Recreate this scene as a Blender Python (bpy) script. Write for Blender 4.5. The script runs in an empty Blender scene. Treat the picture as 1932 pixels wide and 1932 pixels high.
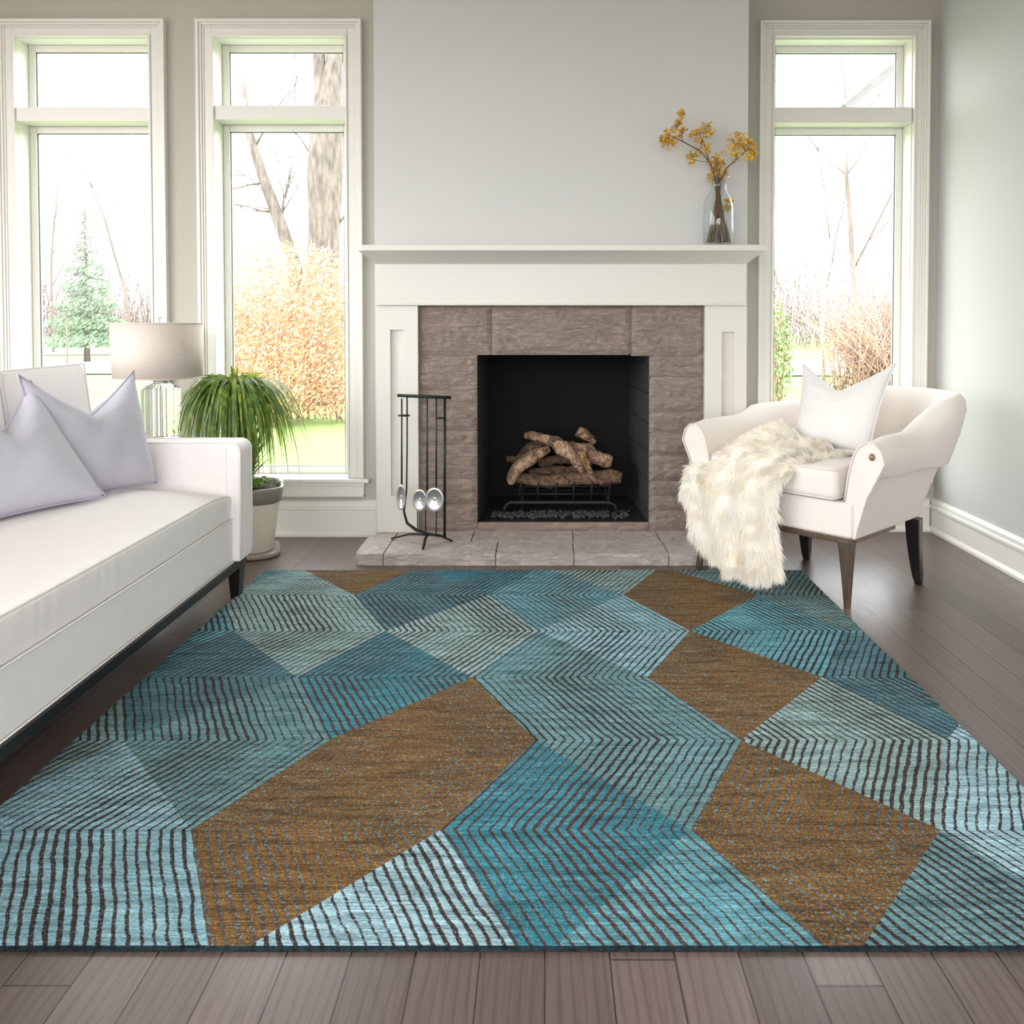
import bpy, bmesh, math, random
from mathutils import Vector, Matrix, noise
from math import pi, sin, cos, tan, radians, exp, sqrt
random.seed(7)
S = bpy.context.scene
COL = S.collection

# ---------------------------------------------------------------- camera
H = 1.05          # eye height
FPX = 1600.0      # focal length in pixels of the 1932 frame
TILT = radians(1.6)
PX0, PY0 = 1028.0, 605.0 + FPX * tan(TILT)
cam_d = bpy.data.cameras.new('camera'); cam = bpy.data.objects.new('camera', cam_d); COL.objects.link(cam)
cam.location = (0, 0, H); cam.rotation_euler = (pi / 2 - TILT, 0, 0)
cam_d.sensor_width = 36; cam_d.sensor_fit = 'HORIZONTAL'
cam_d.lens = 36 * FPX / 1932
cam_d.shift_x = (966 - PX0) / 1932; cam_d.shift_y = -(966 - PY0) / 1932
cam_d.clip_end = 300; cam_d.clip_start = 0.05
S.camera = cam

# ---------------------------------------------------------------- light
w = bpy.data.worlds.new('sky'); S.world = w; w.use_nodes = True
nt = w.node_tree; nt.nodes.clear()
bgn = nt.nodes.new('ShaderNodeBackground'); wo = nt.nodes.new('ShaderNodeOutputWorld')
tcw = nt.nodes.new('ShaderNodeTexCoord'); sepw = nt.nodes.new('ShaderNodeSeparateXYZ')
rw = nt.nodes.new('ShaderNodeValToRGB')
rw.color_ramp.elements[0].position = 0.0; rw.color_ramp.elements[0].color = (.22, .21, .20, 1)
rw.color_ramp.elements[1].position = 0.02; rw.color_ramp.elements[1].color = (.95, .945, .94, 1)
_e = rw.color_ramp.elements.new(0.7); _e.color = (.92, .95, 1.0, 1)
nt.links.new(tcw.outputs['Generated'], sepw.inputs[0]); nt.links.new(sepw.outputs['Z'], rw.inputs[0])
nt.links.new(rw.outputs[0], bgn.inputs[0]); nt.links.new(bgn.outputs[0], wo.inputs[0])
bgn.inputs[1].default_value = 6.0

def area(name, loc, rot, sx, sy, energy, color=(1, 1, 1), portal=False, spread=180):
    l = bpy.data.lights.new(name, 'AREA'); l.shape = 'RECTANGLE'; l.size = sx; l.size_y = sy
    l.energy = energy; l.color = color; l.spread = radians(spread)
    if portal: l.cycles.is_portal = True
    o = bpy.data.objects.new(name, l); COL.objects.link(o); o.location = loc; o.rotation_euler = rot
    return o
# the room is lit by the sky alone, through its windows and the openings of the left and rear walls; portals guide the sampling
for nm, loc, rot, sx, sy in (('a', (-2.19, 4.30, 1.36), (radians(-90), 0, 0), .66, 2.2), ('b', (-1.26, 4.30, 1.36), (radians(-90), 0, 0), .62, 2.2), ('c', (1.44, 4.40, 1.36), (radians(-90), 0, 0), .66, 2.2),
                             ('left', (-3.36, .65, 1.52), (0, radians(-90), 0), 2.35, 4.5), ('rear', (-.7, -3.08, 1.55), (radians(90), 0, 0), 4.2, 2.2)):
    area('portal_' + nm, loc, rot, sx, sy, 1, portal=True)

vs = S.view_settings
vs.view_transform = 'Standard'; vs.look = 'None'; vs.gamma = 1.0; vs.use_curve_mapping = False
vs.exposure = 0.58
S.display_settings.display_device = 'sRGB'

# ---------------------------------------------------------------- helpers
def P(px, py, Y):
    """the point of the plane Y = const that shows at a pixel of the photograph"""
    u = (PY0 - py) / FPX; c, s = cos(TILT), sin(TILT)
    dz = Y * (u * c - s) / (c + u * s)
    d = Y * c - dz * s
    return Vector(((px - PX0) / FPX * d, Y, H + dz))
def G(px, py, z=0.0):
    """the point of the height z that shows at a pixel of the photograph"""
    u = (PY0 - py) / FPX; c, s = cos(TILT), sin(TILT); dz = z - H
    Y = dz * (c + u * s) / (u * c - s); d = Y * c - dz * s
    return Vector(((px - PX0) / FPX * d, Y, z))
def lin(c):
    def f(v):
        v /= 255.0
        return v / 12.92 if v <= .04045 else ((v + .055) / 1.055) ** 2.4
    return (f(c[0]), f(c[1]), f(c[2]), 1.0)

def wloc(o):
    v = Vector((0, 0, 0))
    while o is not None: v += o.location; o = o.parent
    return v
class MB:
    def __init__(s): s.v = []; s.f = []; s.sm = []
    def add(s, vs, fs, smooth=False):
        b = len(s.v); s.v += [tuple(p) for p in vs]
        for f in fs: s.f.append(tuple(i + b for i in f)); s.sm.append(smooth)
        return s
    def box(s, a, b):
        x0, x1 = sorted((a[0], b[0])); y0, y1 = sorted((a[1], b[1])); z0, z1 = sorted((a[2], b[2]))
        return s.add([(x0,y0,z0),(x1,y0,z0),(x1,y1,z0),(x0,y1,z0),(x0,y0,z1),(x1,y0,z1),(x1,y1,z1),(x0,y1,z1)],
              [(0,3,2,1),(4,5,6,7),(0,1,5,4),(1,2,6,5),(2,3,7,6),(3,0,4,7)])
    def tube(s, pts, rad, n=8, caps=True, flat=1.0):
        pts = [Vector(p) for p in pts]
        if not isinstance(rad, (list, tuple)): rad = [rad] * len(pts)
        vs = []; fs = []; prev = None
        for i, p in enumerate(pts):
            t = (pts[min(i+1, len(pts)-1)] - pts[max(i-1, 0)])
            if t.length < 1e-9: t = Vector((0,0,1))
            t.normalize()
            if prev is None:
                a = Vector((0,0,1)) if abs(t.z) < .9 else Vector((1,0,0))
                u = t.cross(a).normalized()
            else:
                u = (prev - t * prev.dot(t))
                u = u.normalized() if u.length > 1e-6 else t.orthogonal().normalized()
            prev = u; w_ = t.cross(u)
            for k in range(n):
                an = 2*pi*k/n
                vs.append(p + u*cos(an)*rad[i] + w_*sin(an)*rad[i]*flat)
        for i in range(len(pts)-1):
            for k in range(n):
                a = i*n+k; b = i*n+(k+1) % n
                fs.append((a, b, b+n, a+n))
        if caps:
            fs.append(tuple(range(n-1, -1, -1))); fs.append(tuple(range((len(pts)-1)*n, len(pts)*n)))
        return s.add(vs, fs, True)
    def lathe(s, prof, cx=0, cy=0, n=40, closed=False):
        vs = []; fs = []
        m = len(prof)
        for r, z in prof:
            for k in range(n):
                a = 2*pi*k/n; vs.append((cx + r*cos(a), cy + r*sin(a), z))
        for i in range(m-1 + (1 if closed else 0)):
            j = (i+1) % m
            for k in range(n):
                k2 = (k+1) % n; fs.append((i*n+k, i*n+k2, j*n+k2, j*n+k))
        return s.add(vs, fs, True)
    def grid(s, P2, smooth=True, flip=False, closed_u=False):
        nr = len(P2); nc = len(P2[0]); vs = [p for r in P2 for p in r]; fs = []
        for i in range(nr-1):
            for j in range(nc - (0 if closed_u else 1)):
                j2 = (j+1) % nc
                f = (i*nc+j, i*nc+j2, (i+1)*nc+j2, (i+1)*nc+j)
                fs.append(f[::-1] if flip else f)
        return s.add(vs, fs, smooth)
    def ball(s, c, r, n=8, m=6, sq=(1,1,1)):
        c = Vector(c); vs = [c + Vector((0,0,r*sq[2]))]
        for i in range(1, m):
            a = pi*i/m
            for k in range(n):
                b = 2*pi*k/n
                vs.append(c + Vector((r*sin(a)*cos(b)*sq[0], r*sin(a)*sin(b)*sq[1], r*cos(a)*sq[2])))
        vs.append(c - Vector((0,0,r*sq[2]))); fs = []
        for k in range(n): fs.append((0, 1+k, 1+(k+1) % n))
        for i in range(m-2):
            for k in range(n):
                a = 1+i*n+k; b = 1+i*n+(k+1) % n
                fs.append((a, a+n, b+n, b))
        l = len(vs)-1; o = 1+(m-2)*n
        for k in range(n): fs.append((l, o+(k+1) % n, o+k))
        return s.add(vs, fs, True)
    def build(s, name, mat, parent=None, loc=(0,0,0), M=None, bevel=0, seg=2, sub=0, recalc=True):
        me = bpy.data.meshes.new(name)
        vs = s.v if M is None else [tuple(M @ Vector(p)) for p in s.v]
        me.from_pydata(vs, [], s.f)
        me.polygons.foreach_set('use_smooth', s.sm)
        if recalc:
            bm = bmesh.new(); bm.from_mesh(me); bmesh.ops.recalc_face_normals(bm, faces=bm.faces); bm.to_mesh(me); bm.free()
        me.materials.append(mat); me.update()
        o = bpy.data.objects.new(name, me); COL.objects.link(o)
        if parent is not None:
            o.parent = parent
            o.location = Vector(loc) - wloc(parent)
        else: o.location = loc
        if bevel:
            b = o.modifiers.new('bevel', 'BEVEL'); b.width = bevel; b.segments = seg; b.limit_method = 'ANGLE'; b.angle_limit = radians(40)
            for p in me.polygons: p.use_smooth = True
            try:
                wn = o.modifiers.new('wn', 'WEIGHTED_NORMAL'); wn.keep_sharp = True
            except Exception: pass
        if sub:
            m = o.modifiers.new('sub', 'SUBSURF'); m.levels = sub; m.render_levels = sub
        return o
def thing(name, label, cat, loc=(0,0,0), group=None):
    o = bpy.data.objects.new(name, None); COL.objects.link(o); o.location = loc; o.empty_display_size = .1
    return tag(o, label, cat, group)
def tag(o, label, cat, group=None, kind=None):
    o['label'] = label; o['category'] = cat
    if group: o['group'] = group
    if kind: o['kind'] = kind
    return o
def struct(o, label=None, cat=None):
    o['kind'] = 'structure'
    if label: o['label'] = label
    if cat: o['category'] = cat
    return o

# ---------------------------------------------------------------- materials
class N:
    """tiny node helper"""
    def __init__(s, name):
        s.m = bpy.data.materials.new(name); s.m.use_nodes = True; s.t = s.m.node_tree
        s.b = s.t.nodes['Principled BSDF']; s.out = s.t.nodes['Material Output']
    def n(s, typ, **kw):
        o = s.t.nodes.new(typ)
        for k, v in kw.items():
            if k.startswith('i_'):
                key = k[2:]
                key = int(key) if key.isdigit() else key.replace('_', ' ')
                o.inputs[key].default_value = v
            else: setattr(o, k, v)
        return o
    def l(s, a, b): s.t.links.new(a, b)
    def coord(s, scale=(1,1,1), kind='Object', rot=(0,0,0)):
        t = s.n('ShaderNodeTexCoord'); m = s.n('ShaderNodeMapping')
        m.inputs['Scale'].default_value = scale; m.inputs['Rotation'].default_value = rot
        s.l(t.outputs[kind], m.inputs[0]); return m.outputs[0]
    def noise(s, vec, scale=5, detail=3, rough=.5, dist=0):
        o = s.n('ShaderNodeTexNoise'); s.l(vec, o.inputs['Vector'])
        o.inputs['Scale'].default_value = scale; o.inputs['Detail'].default_value = detail
        o.inputs['Roughness'].default_value = rough; o.inputs['Distortion'].default_value = dist
        return o.outputs[0]
    def ramp(s, fac, stops):
        o = s.n('ShaderNodeValToRGB'); s.l(fac, o.inputs[0]); e = o.color_ramp.elements
        while len(e) > 1: e.remove(e[-1])
        e[0].position = stops[0][0]; e[0].color = stops[0][1]
        for p, c in stops[1:]:
            k = e.new(p); k.color = c
        return o.outputs[0]
    def math(s, op, a, b=None, c=None, clamp=False):
        o = s.n('ShaderNodeMath', operation=op, use_clamp=clamp)
        for i, x in enumerate((a, b, c)):
            if x is None: continue
            if isinstance(x, (int, float)): o.inputs[i].default_value = x
            else: s.l(x, o.inputs[i])
        return o.outputs[0]
    def mix(s, fac, a, b, typ='MIX'):
        o = s.n('ShaderNodeMix', data_type='RGBA', blend_type=typ)
        if isinstance(fac, (int, float)): o.inputs[0].default_value = fac
        else: s.l(fac, o.inputs[0])
        for i, x in ((6, a), (7, b)):
            if isinstance(x, tuple): o.inputs[i].default_value = x
            else: s.l(x, o.inputs[i])
        return o.outputs[2]
    def bump(s, h, strength=.3, dist=.01):
        o = s.n('ShaderNodeBump'); s.l(h, o.inputs['Height'])
        o.inputs['Strength'].default_value = strength; o.inputs['Distance'].default_value = dist
        s.l(o.outputs[0], s.b.inputs['Normal']); return o

def simple(name, col, rough=.6, metal=0, var=.06, scale=8, bump=0, bscale=200, bdist=.002, spec=.5, stretch=(1,1,1), sheen=0):
    k = N(name); c = lin(col)
    v = k.coord(stretch)
    nz = k.noise(v, scale, 4)
    lo = tuple(x*(1-var) for x in c[:3]) + (1,); hi = tuple(min(1, x*(1+var)) for x in c[:3]) + (1,)
    k.l(k.ramp(nz, [(.3, lo), (.7, hi)]), k.b.inputs['Base Color'])
    k.b.inputs['Roughness'].default_value = rough; k.b.inputs['Metallic'].default_value = metal
    k.b.inputs['Specular IOR Level'].default_value = spec
    if sheen: k.b.inputs['Sheen Weight'].default_value = sheen; k.b.inputs['Sheen Roughness'].default_value = .5
    if bump: k.bump(k.noise(v, bscale, 3), bump, bdist)
    return k.m

M_wall = simple('wall_paint', (186, 182, 172), .75, var=.015, scale=2, bump=.05, bscale=300)
M_breast = simple('breast_paint', (206, 206, 205), .7, var=.01, scale=2, bump=.05, bscale=300)
M_mantel = simple('mantel_paint', (216, 213, 205), .38, var=.01, scale=3)
M_ceil = simple('ceiling_paint', (235, 232, 226), .8, var=.01)
M_trim = simple('white_trim_paint', (231, 229, 222), .35, var=.01, scale=3)
M_right = simple('right_wall_paint', (190, 190, 188), .7, var=.012, scale=2, bump=.05, bscale=300)
M_sofa = simple('sofa_fabric', (250, 244, 244), .85, var=.015, scale=20, bump=.15, bscale=900, bdist=.0008, sheen=.2)
M_pipe = simple('sofa_piping', (246, 243, 240), .8, var=.01)
M_chair = simple('chair_fabric', (230, 220, 213), .85, var=.015, scale=14, bump=.15, bscale=900, bdist=.0008, sheen=.2)
M_lav = simple('lavender_cotton', (203, 201, 214), .85, var=.02, scale=14, bump=.2, bscale=700, bdist=.0008, sheen=.15)
M_lavpipe = simple('lavender_piping', (186, 184, 198), .8, var=.02)
M_wcush = simple('white_linen', (224, 222, 221), .85, var=.015, scale=14, bump=.2, bscale=700, bdist=.0008, sheen=.15)
M_dark = simple('dark_wood', (30, 25, 25), .3, var=.15, scale=10, stretch=(1,1,.2))
M_bronze = simple('bronze_metal', (128, 108, 94), .32, metal=.75, var=.2, scale=12, stretch=(6,6,1))
M_iron = simple('wrought_iron', (40, 46, 47), .45, metal=.6, var=.2, scale=40, bump=.2, bscale=120)
M_grate = simple('cast_iron', (44, 40, 40), .6, metal=.4, var=.25, scale=40, bump=.3, bscale=100)
M_chrome = simple('brushed_steel', (205, 200, 198), .28, metal=.85, var=.05, scale=30)
M_soot = simple('sooty_firebrick', (10, 10, 11), .9, var=.3, scale=12, bump=.3, bscale=60, bdist=.004)
M_shade = simple('linen_lampshade', (206, 194, 184), .85, var=.06, scale=30, stretch=(1,1,14), bump=.2, bscale=150)
M_pot = simple('cream_ceramic', (226, 220, 203), .35, var=.04, scale=6)
M_band = simple('grey_glaze', (140, 132, 126), .3, var=.15, scale=8)
M_soil = simple('potting_soil', (48, 38, 33), .95, var=.5, scale=60, bump=.8, bscale=80, bdist=.01)
M_gravel = simple('gravel_ash', (70, 68, 70), .9, var=.5, scale=60, bump=.8, bscale=80, bdist=.01)
M_concrete = simple('driveway_concrete', (205, 203, 198), .9, var=.06, scale=3)
M_bark = simple('tree_bark', (112, 102, 96), .95, var=.4, scale=14, stretch=(1,1,.25), bump=.8, bscale=20, bdist=.04)
M_twig = simple('pale_twigs', (112, 96, 90), .9, var=.2, scale=1)
M_redtwig = simple('reddish_twigs', (184, 150, 136), .9, var=.2, scale=1)
M_orange = simple('orange_leaves', (206, 158, 126), .8, var=.3, scale=14)
M_conifer = simple('conifer_needles', (124, 144, 116), .85, var=.4, scale=3)
M_green = simple('green_leaves', (112, 134, 80), .8, var=.35, scale=3)
M_roof = simple('roof_shingles', (112, 110, 108), .9, var=.15, scale=6)
M_eave = simple('eave_paint', (150, 150, 144), .6, var=.03)
M_stem = simple('dried_stem', (112, 82, 58), .8, var=.3, scale=60)
M_flower = simple('dried_yellow_flower', (226, 176, 60), .7, var=.4, scale=45)
M_flower2 = simple('pale_dried_flower', (198, 172, 112), .75, var=.35, scale=45)
M_button = simple('brass_button', (150, 125, 98), .4, metal=.5)

def glass_mat(name, tint=(1,1,1,1), refl=.08):
    k = N(name); k.t.nodes.remove(k.b)
    tr = k.n('ShaderNodeBsdfTransparent'); tr.inputs[0].default_value = tint
    gl = k.n('ShaderNodeBsdfGlossy'); gl.inputs['Roughness'].default_value = .02
    lw = k.n('ShaderNodeLayerWeight'); lw.inputs[0].default_value = .35
    f = k.math('MULTIPLY_ADD', k.math('POWER', lw.outputs['Facing'], 3.0), refl * 6, refl * .25, clamp=True)
    mx = k.n('ShaderNodeMixShader'); k.l(f, mx.inputs[0]); k.l(tr.outputs[0], mx.inputs[1]); k.l(gl.outputs[0], mx.inputs[2])
    k.l(mx.outputs[0], k.out.inputs[0]); return k.m
M_glass = glass_mat('window_glass', (.97, .985, .98, 1), .04)
def real_glass():
    k = N('clear_glass')
    k.b.inputs['Transmission Weight'].default_value = 1; k.b.inputs['Roughness'].default_value = .03
    k.b.inputs['IOR'].default_value = 1.35; k.b.inputs['Base Color'].default_value = (.93, .97, .95, 1)
    return k.m
M_vglass = glass_mat('vase_glass', (.965, .985, .985, 1), .12)
M_lglass = real_glass()

def stone_mat(name, base=(132, 120, 112), brick=None):
    k = N(name); v = k.coord((1, 1, 1))
    n1 = k.noise(v, 3.5, 4, .55)
    ang = k.coord((5, 5, 19), rot=(0, radians(20), 0))
    n2 = k.noise(ang, 3.0, 7, .68, 1.6)
    n3 = k.noise(v, 120, 2)
    c = lin(base)
    col = k.ramp(n2, [(.30, tuple(x*.50 for x in c[:3])+(1,)), (.44, tuple(x*.86 for x in c[:3])+(1,)), (.55, c), (.72, tuple(min(1,x*1.28) for x in c[:3])+(1,))])
    col = k.mix(k.math('MULTIPLY', n1, .4), col, c)
    k.l(col, k.b.inputs['Base Color']); k.b.inputs['Roughness'].default_value = .85
    k.bump(k.math('ADD', n2, k.math('MULTIPLY', n3, .25)), 1.0, .016)
    return k.m
M_stone = stone_mat('chiselled_stone', (164, 147, 136))
M_hearth = stone_mat('hearth_stone', (206, 192, 186))
M_joint = simple('stone_mortar', (120, 108, 100), .9, var=.1, scale=20)

def log_mat(name, a, b):
    k = N(name); v = k.coord((1,1,1)); vo = k.n('ShaderNodeTexVoronoi'); vo.inputs['Scale'].default_value = 70
    k.l(v, vo.inputs['Vector']); n1 = k.noise(v, 25, 4, .6, 1)
    col = k.ramp(n1, [(.3, lin(a)), (.55, lin(b)), (.75, lin((40, 30, 26)))])
    k.l(col, k.b.inputs['Base Color']); k.b.inputs['Roughness'].default_value = .9
    k.bump(k.math('ADD', vo.outputs[0], n1), .9, .008); return k.m
M_log1 = log_mat('pale_bark_log', (200, 168, 138), (140, 110, 88))
M_log2 = log_mat('dark_bark_log', (150, 120, 94), (98, 76, 60))
M_log3 = log_mat('split_wood_log', (190, 152, 112), (150, 112, 80))

def floor_mat():
    k = N('dark_oak_planks'); t = k.n('ShaderNodeTexCoord'); sp = k.n('ShaderNodeSeparateXYZ'); k.l(t.outputs['Object'], sp.inputs[0])
    pid = k.math('FLOOR', k.math('DIVIDE', sp.outputs['X'], .107))
    wn = k.n('ShaderNodeTexWhiteNoise', noise_dimensions='1D'); k.l(pid, wn.inputs['W'])
    cb = k.n('ShaderNodeCombineXYZ'); k.l(k.math('MULTIPLY_ADD', wn.outputs['Value'], 9.0, sp.outputs['Y']), cb.inputs[0]); k.l(sp.outputs['X'], cb.inputs[1])
    br = k.n('ShaderNodeTexBrick'); k.l(cb.outputs[0], br.inputs['Vector'])
    br.inputs['Scale'].default_value = 1; br.inputs['Brick Width'].default_value = 1.35; br.inputs['Row Height'].default_value = .107
    br.inputs['Mortar Size'].default_value = .0016; br.inputs['Mortar Smooth'].default_value = .3
    br.offset = 0
    br.inputs['Color1'].default_value = lin((112, 95, 90)); br.inputs['Color2'].default_value = lin((89, 74, 70))
    br.inputs['Mortar'].default_value = lin((38, 30, 30))
    g = k.coord((22, 1.5, 1)); n1 = k.noise(g, 2.4, 5, .6, 1.6)
    wv = k.n('ShaderNodeTexWave'); wv.wave_type = 'BANDS'; wv.bands_direction = 'X'
    wv.inputs['Scale'].default_value = 16; wv.inputs['Distortion'].default_value = 9; wv.inputs['Detail'].default_value = 2; wv.inputs['Detail Scale'].default_value = .6
    k.l(k.coord((1, .16, 1)), wv.inputs['Vector'])
    grain = k.ramp(n1, [(.3, (.80, .79, .79, 1)), (.5, (1.0, 1.0, 1.0, 1)), (.65, (1.12, 1.11, 1.11, 1))])
    col = k.mix(1, br.outputs['Color'], grain, 'MULTIPLY')
    col = k.mix(.6, col, k.mix(1, col, k.ramp(wv.outputs[0], [(.0, (.68, .66, .66, 1)), (.3, (1.05, 1.05, 1.05, 1))]), 'MULTIPLY'))
    k.l(col, k.b.inputs['Base Color'])
    k.l(k.math('MULTIPLY_ADD', n1, .16, .26), k.b.inputs['Roughness'])
    k.b.inputs['Specular IOR Level'].default_value = .5; k.b.inputs['Coat Weight'].default_value = .12; k.b.inputs['Coat Roughness'].default_value = .25
    hgt = k.math('SUBTRACT', k.math('MULTIPLY', n1, .12), br.outputs['Fac'])
    k.bump(hgt, .25, .0012)
    return k.m
M_floor = floor_mat()

def lawn_mat():
    k = N('lawn_grass'); v = k.coord()
    n1 = k.noise(v, .35, 3); n2 = k.noise(v, 9, 4)
    c = k.mix(n1, lin((104, 132, 74)), lin((122, 148, 88)))
    c = k.mix(k.math('MULTIPLY', n2, .4), c, lin((150, 150, 96)))
    k.l(c, k.b.inputs['Base Color']); k.b.inputs['Roughness'].default_value = .95; k.b.inputs['Specular IOR Level'].default_value = .1
    k.bump(n2, .6, .03); return k.m
M_lawn = lawn_mat()

def leaf_mat(name, stops, spec=.4):
    k = N(name); v = k.coord((1, 1, 1)); n1 = k.noise(v, 30, 2)
    k.l(k.ramp(n1, stops), k.b.inputs['Base Color']); k.b.inputs['Roughness'].default_value = .42
    k.b.inputs['Subsurface Weight'].default_value = 0
    tr = k.n('ShaderNodeBsdfTranslucent'); tr.inputs[0].default_value = lin((150, 170, 50))
    mx = k.n('ShaderNodeMixShader'); mx.inputs[0].default_value = .3
    k.l(k.b.outputs[0], mx.inputs[1]); k.l(tr.outputs[0], mx.inputs[2]); k.l(mx.outputs[0], k.out.inputs[0])
    return k.m
M_leaf = leaf_mat('grassy_palm_leaf', [(.3, lin((58, 92, 44))), (.5, lin((104, 134, 62))), (.68, lin((160, 172, 78)))])
M_leafb = leaf_mat('broad_leaf', [(.3, lin((70, 110, 50))), (.6, lin((130, 160, 90)))])

def fur_mat():
    k = N('cream_fur'); v = k.coord(); n1 = k.noise(v, 14, 3); n2 = k.noise(v, 160, 2)
    c = k.ramp(n1, [(.22, lin((236, 222, 196))), (.42, lin((250, 244, 232))), (.7, lin((255, 253, 248)))])
    c = k.mix(k.math('MULTIPLY', n2, .35), c, lin((238, 222, 196)))
    k.l(c, k.b.inputs['Base Color']); k.b.inputs['Roughness'].default_value = .75; k.b.inputs['Sheen Weight'].default_value = .2
    return k.m
M_fur = fur_mat()

# ---------------------------------------------------------------- room shell
WL, WR, WB = 4.12, 4.22, 4.02        # alcove walls left and right, chimney breast face
XR, XL = 1.945, -3.3
YR = -3.0; ZC = 2.95
bxL = P(706, 300, WB).x; bxR = P(1411, 300, WB).x      # breast edges
struct(MB().box((XL-.2, YR-.2, -.2), (XR+.2, WR+.15, 0)).build('floor', M_floor))
struct(MB().box((XL-.2, YR-.2, ZC), (XR+.2, WR+.2, ZC+.15)).build('ceiling', M_ceil))
struct(MB().box((XR, YR, 0), (XR+.2, WR+.2, ZC)).build('wall_right', M_right))

class Win: pass
def window(idx, W, oL, oR, iL, iR, yt, yit, ybar0, ybar1, ygl_top, label):
    """pixel columns of casing outer/inner edges and rows of its levels -> a window set in the wall plane W"""
    q = Win(); q.W = W
    q.x0 = P(iL, 300, W).x; q.x1 = P(iR, 300, W).x; q.X0 = P(oL, 300, W).x; q.X1 = P(oR, 300, W).x
    q.zt = P(0, yt, W).z; q.zi = P(0, yit, W).z; q.zb1 = P(0, ybar0, W).z; q.zb0 = P(0, ybar1, W).z; q.zs = P(0, 900, W).z
    root = bpy.data.objects.new('window_%d' % idx, None); COL.objects.link(root); root.location = ((q.x0+q.x1)/2, W, 0)
    struct(root, label, 'window')
    D = .095; fw = .034
    # stepped casing: three nested frames, outermost the proudest bead
    c = MB()
    def fr(a, b, y0, y1):   # frame between inset a and inset b measured from outer edge
        for (xa, xb) in ((q.X0+a, q.X0+b), (q.X1-b, q.X1-a)):
            c.box((xa, y0, q.zs), (xb, y1, q.zt-a))
        c.box((q.X0+b, y0, q.zt-b), (q.X1-b, y1, q.zt-a))
    cw = q.x0 - q.X0
    fr(0, cw*.20, W-.034, W); fr(cw*.20, cw*.34, W-.027, W); fr(cw*.34, cw*.46, W-.021, W); fr(cw*.46, cw*.86, W-.017, W); fr(cw*.86, cw, W-.024, W)
    c.build('casing', M_trim, root, bevel=.0025)
    j = MB()
    t = .02
    j.box((q.x0-t, W, q.zs-.02), (q.x0, W+D+.05, q.zi+t)).box((q.x1, W, q.zs-.02), (q.x1+t, W+D+.05, q.zi+t))
    j.box((q.x0, W, q.zi), (q.x1, W+D+.05, q.zi+t)).box((q.x0, W, q.zs-.03), (q.x1, W+D+.05, q.zs))
    j.build('jamb', M_trim, root)
    MB().box((q.x0, W-.012, q.zb0), (q.x1, W+D+.04, q.zb1)).build('transom_bar', M_trim, root, bevel=.003)
    for nm, z0, z1 in (('upper', q.zb1, q.zi), ('lower', q.zs, q.zb0)):
        s = MB(); y0, y1 = W+D, W+D+.035
        zb = z0 + (.034 if nm == 'lower' else .012)
        s.box((q.x0, y0, z0), (q.x0+fw, y1, z1)).box((q.x1-fw, y0, z0), (q.x1, y1, z1))
        s.box((q.x0+fw, y0, z1-fw), (q.x1-fw, y1, z1)).box((q.x0+fw, y0, z0), (q.x1-fw, y1, zb))
        sash = s.build('sash', M_trim, root, bevel=.004)
        g = MB()      # thin dark glazing gasket round the pane
        a, b, cc, d = q.x0+fw, q.x1-fw, zb, z1-fw; gw = .004
        for bb in (((a, y0+.008, cc), (a+gw, y0+.014, d)), ((b-gw, y0+.008, cc), (b, y0+.014, d)), ((a, y0+.008, d-gw), (b, y0+.014, d)), ((a, y0+.008, cc), (b, y0+.014, cc+gw*.6))): g.box(*bb)
        g.build('gasket', simple('gasket_rubber', (92, 98, 104), .6) if idx == 1 and nm == 'upper' else bpy.data.materials['gasket_rubber'], sash)
        MB().box((a, y0+.010, cc), (b, y0+.0125, d)).build('pane', M_glass, sash)
    s = MB(); e = .028
    s.box((q.X0-e, W-.055, q.zs-.022), (q.X1+e, W+.002, q.zs))
    s.build('window_stool', M_trim, root, bevel=.006)
    s = MB(); s.box((q.X0, W-.026, q.zs-.092), (q.X1, W, q.zs-.022)).box((q.X0-.004, W-.034, q.zs-.04), (q.X1+.004, W, q.zs-.022)).box((q.X0, W-.032, q.zs-.092), (q.X1, W, q.zs-.080))
    s.build('apron', M_trim, root, bevel=.003)
    return q
w1 = window(1, WL, 2, 317, 34, 288, 39, 73, 203, 230, 249, 'leftmost tall white casement window with a transom light above, behind the sofa')
w2 = window(2, WL, 375, 685, 407, 653, 39, 73, 200, 227, 246, 'tall white window with transom light between the lamp and the fireplace')
w3 = window(3, WR, 1430, 1749, 1459, 1718, 42, 75, 203, 233, 248, 'tall white window with transom light behind the armchair')

def wall_with_holes(name, x0, x1, Y, wins, mat):
    m = MB(); D = .16; x = x0
    for q in sorted(wins, key=lambda q: q.x0):
        m.box((x, Y, 0), (q.x0-.02, Y+D, ZC))
        m.box((q.x0-.02, Y, 0), (q.x1+.02, Y+D, q.zs-.03)); m.box((q.x0-.02, Y, q.zi+.02), (q.x1+.02, Y+D, ZC))
        x = q.x1+.02
    m.box((x, Y, 0), (x1, Y+D, ZC))
    return struct(m.build(name, mat))
wall_with_holes('wall_back_left', XL-.15, bxL+.02, WL, (w1, w2), M_wall)
wall_with_holes('wall_back_right', bxR-.02, XR, WR, (w3,), M_wall)
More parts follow.
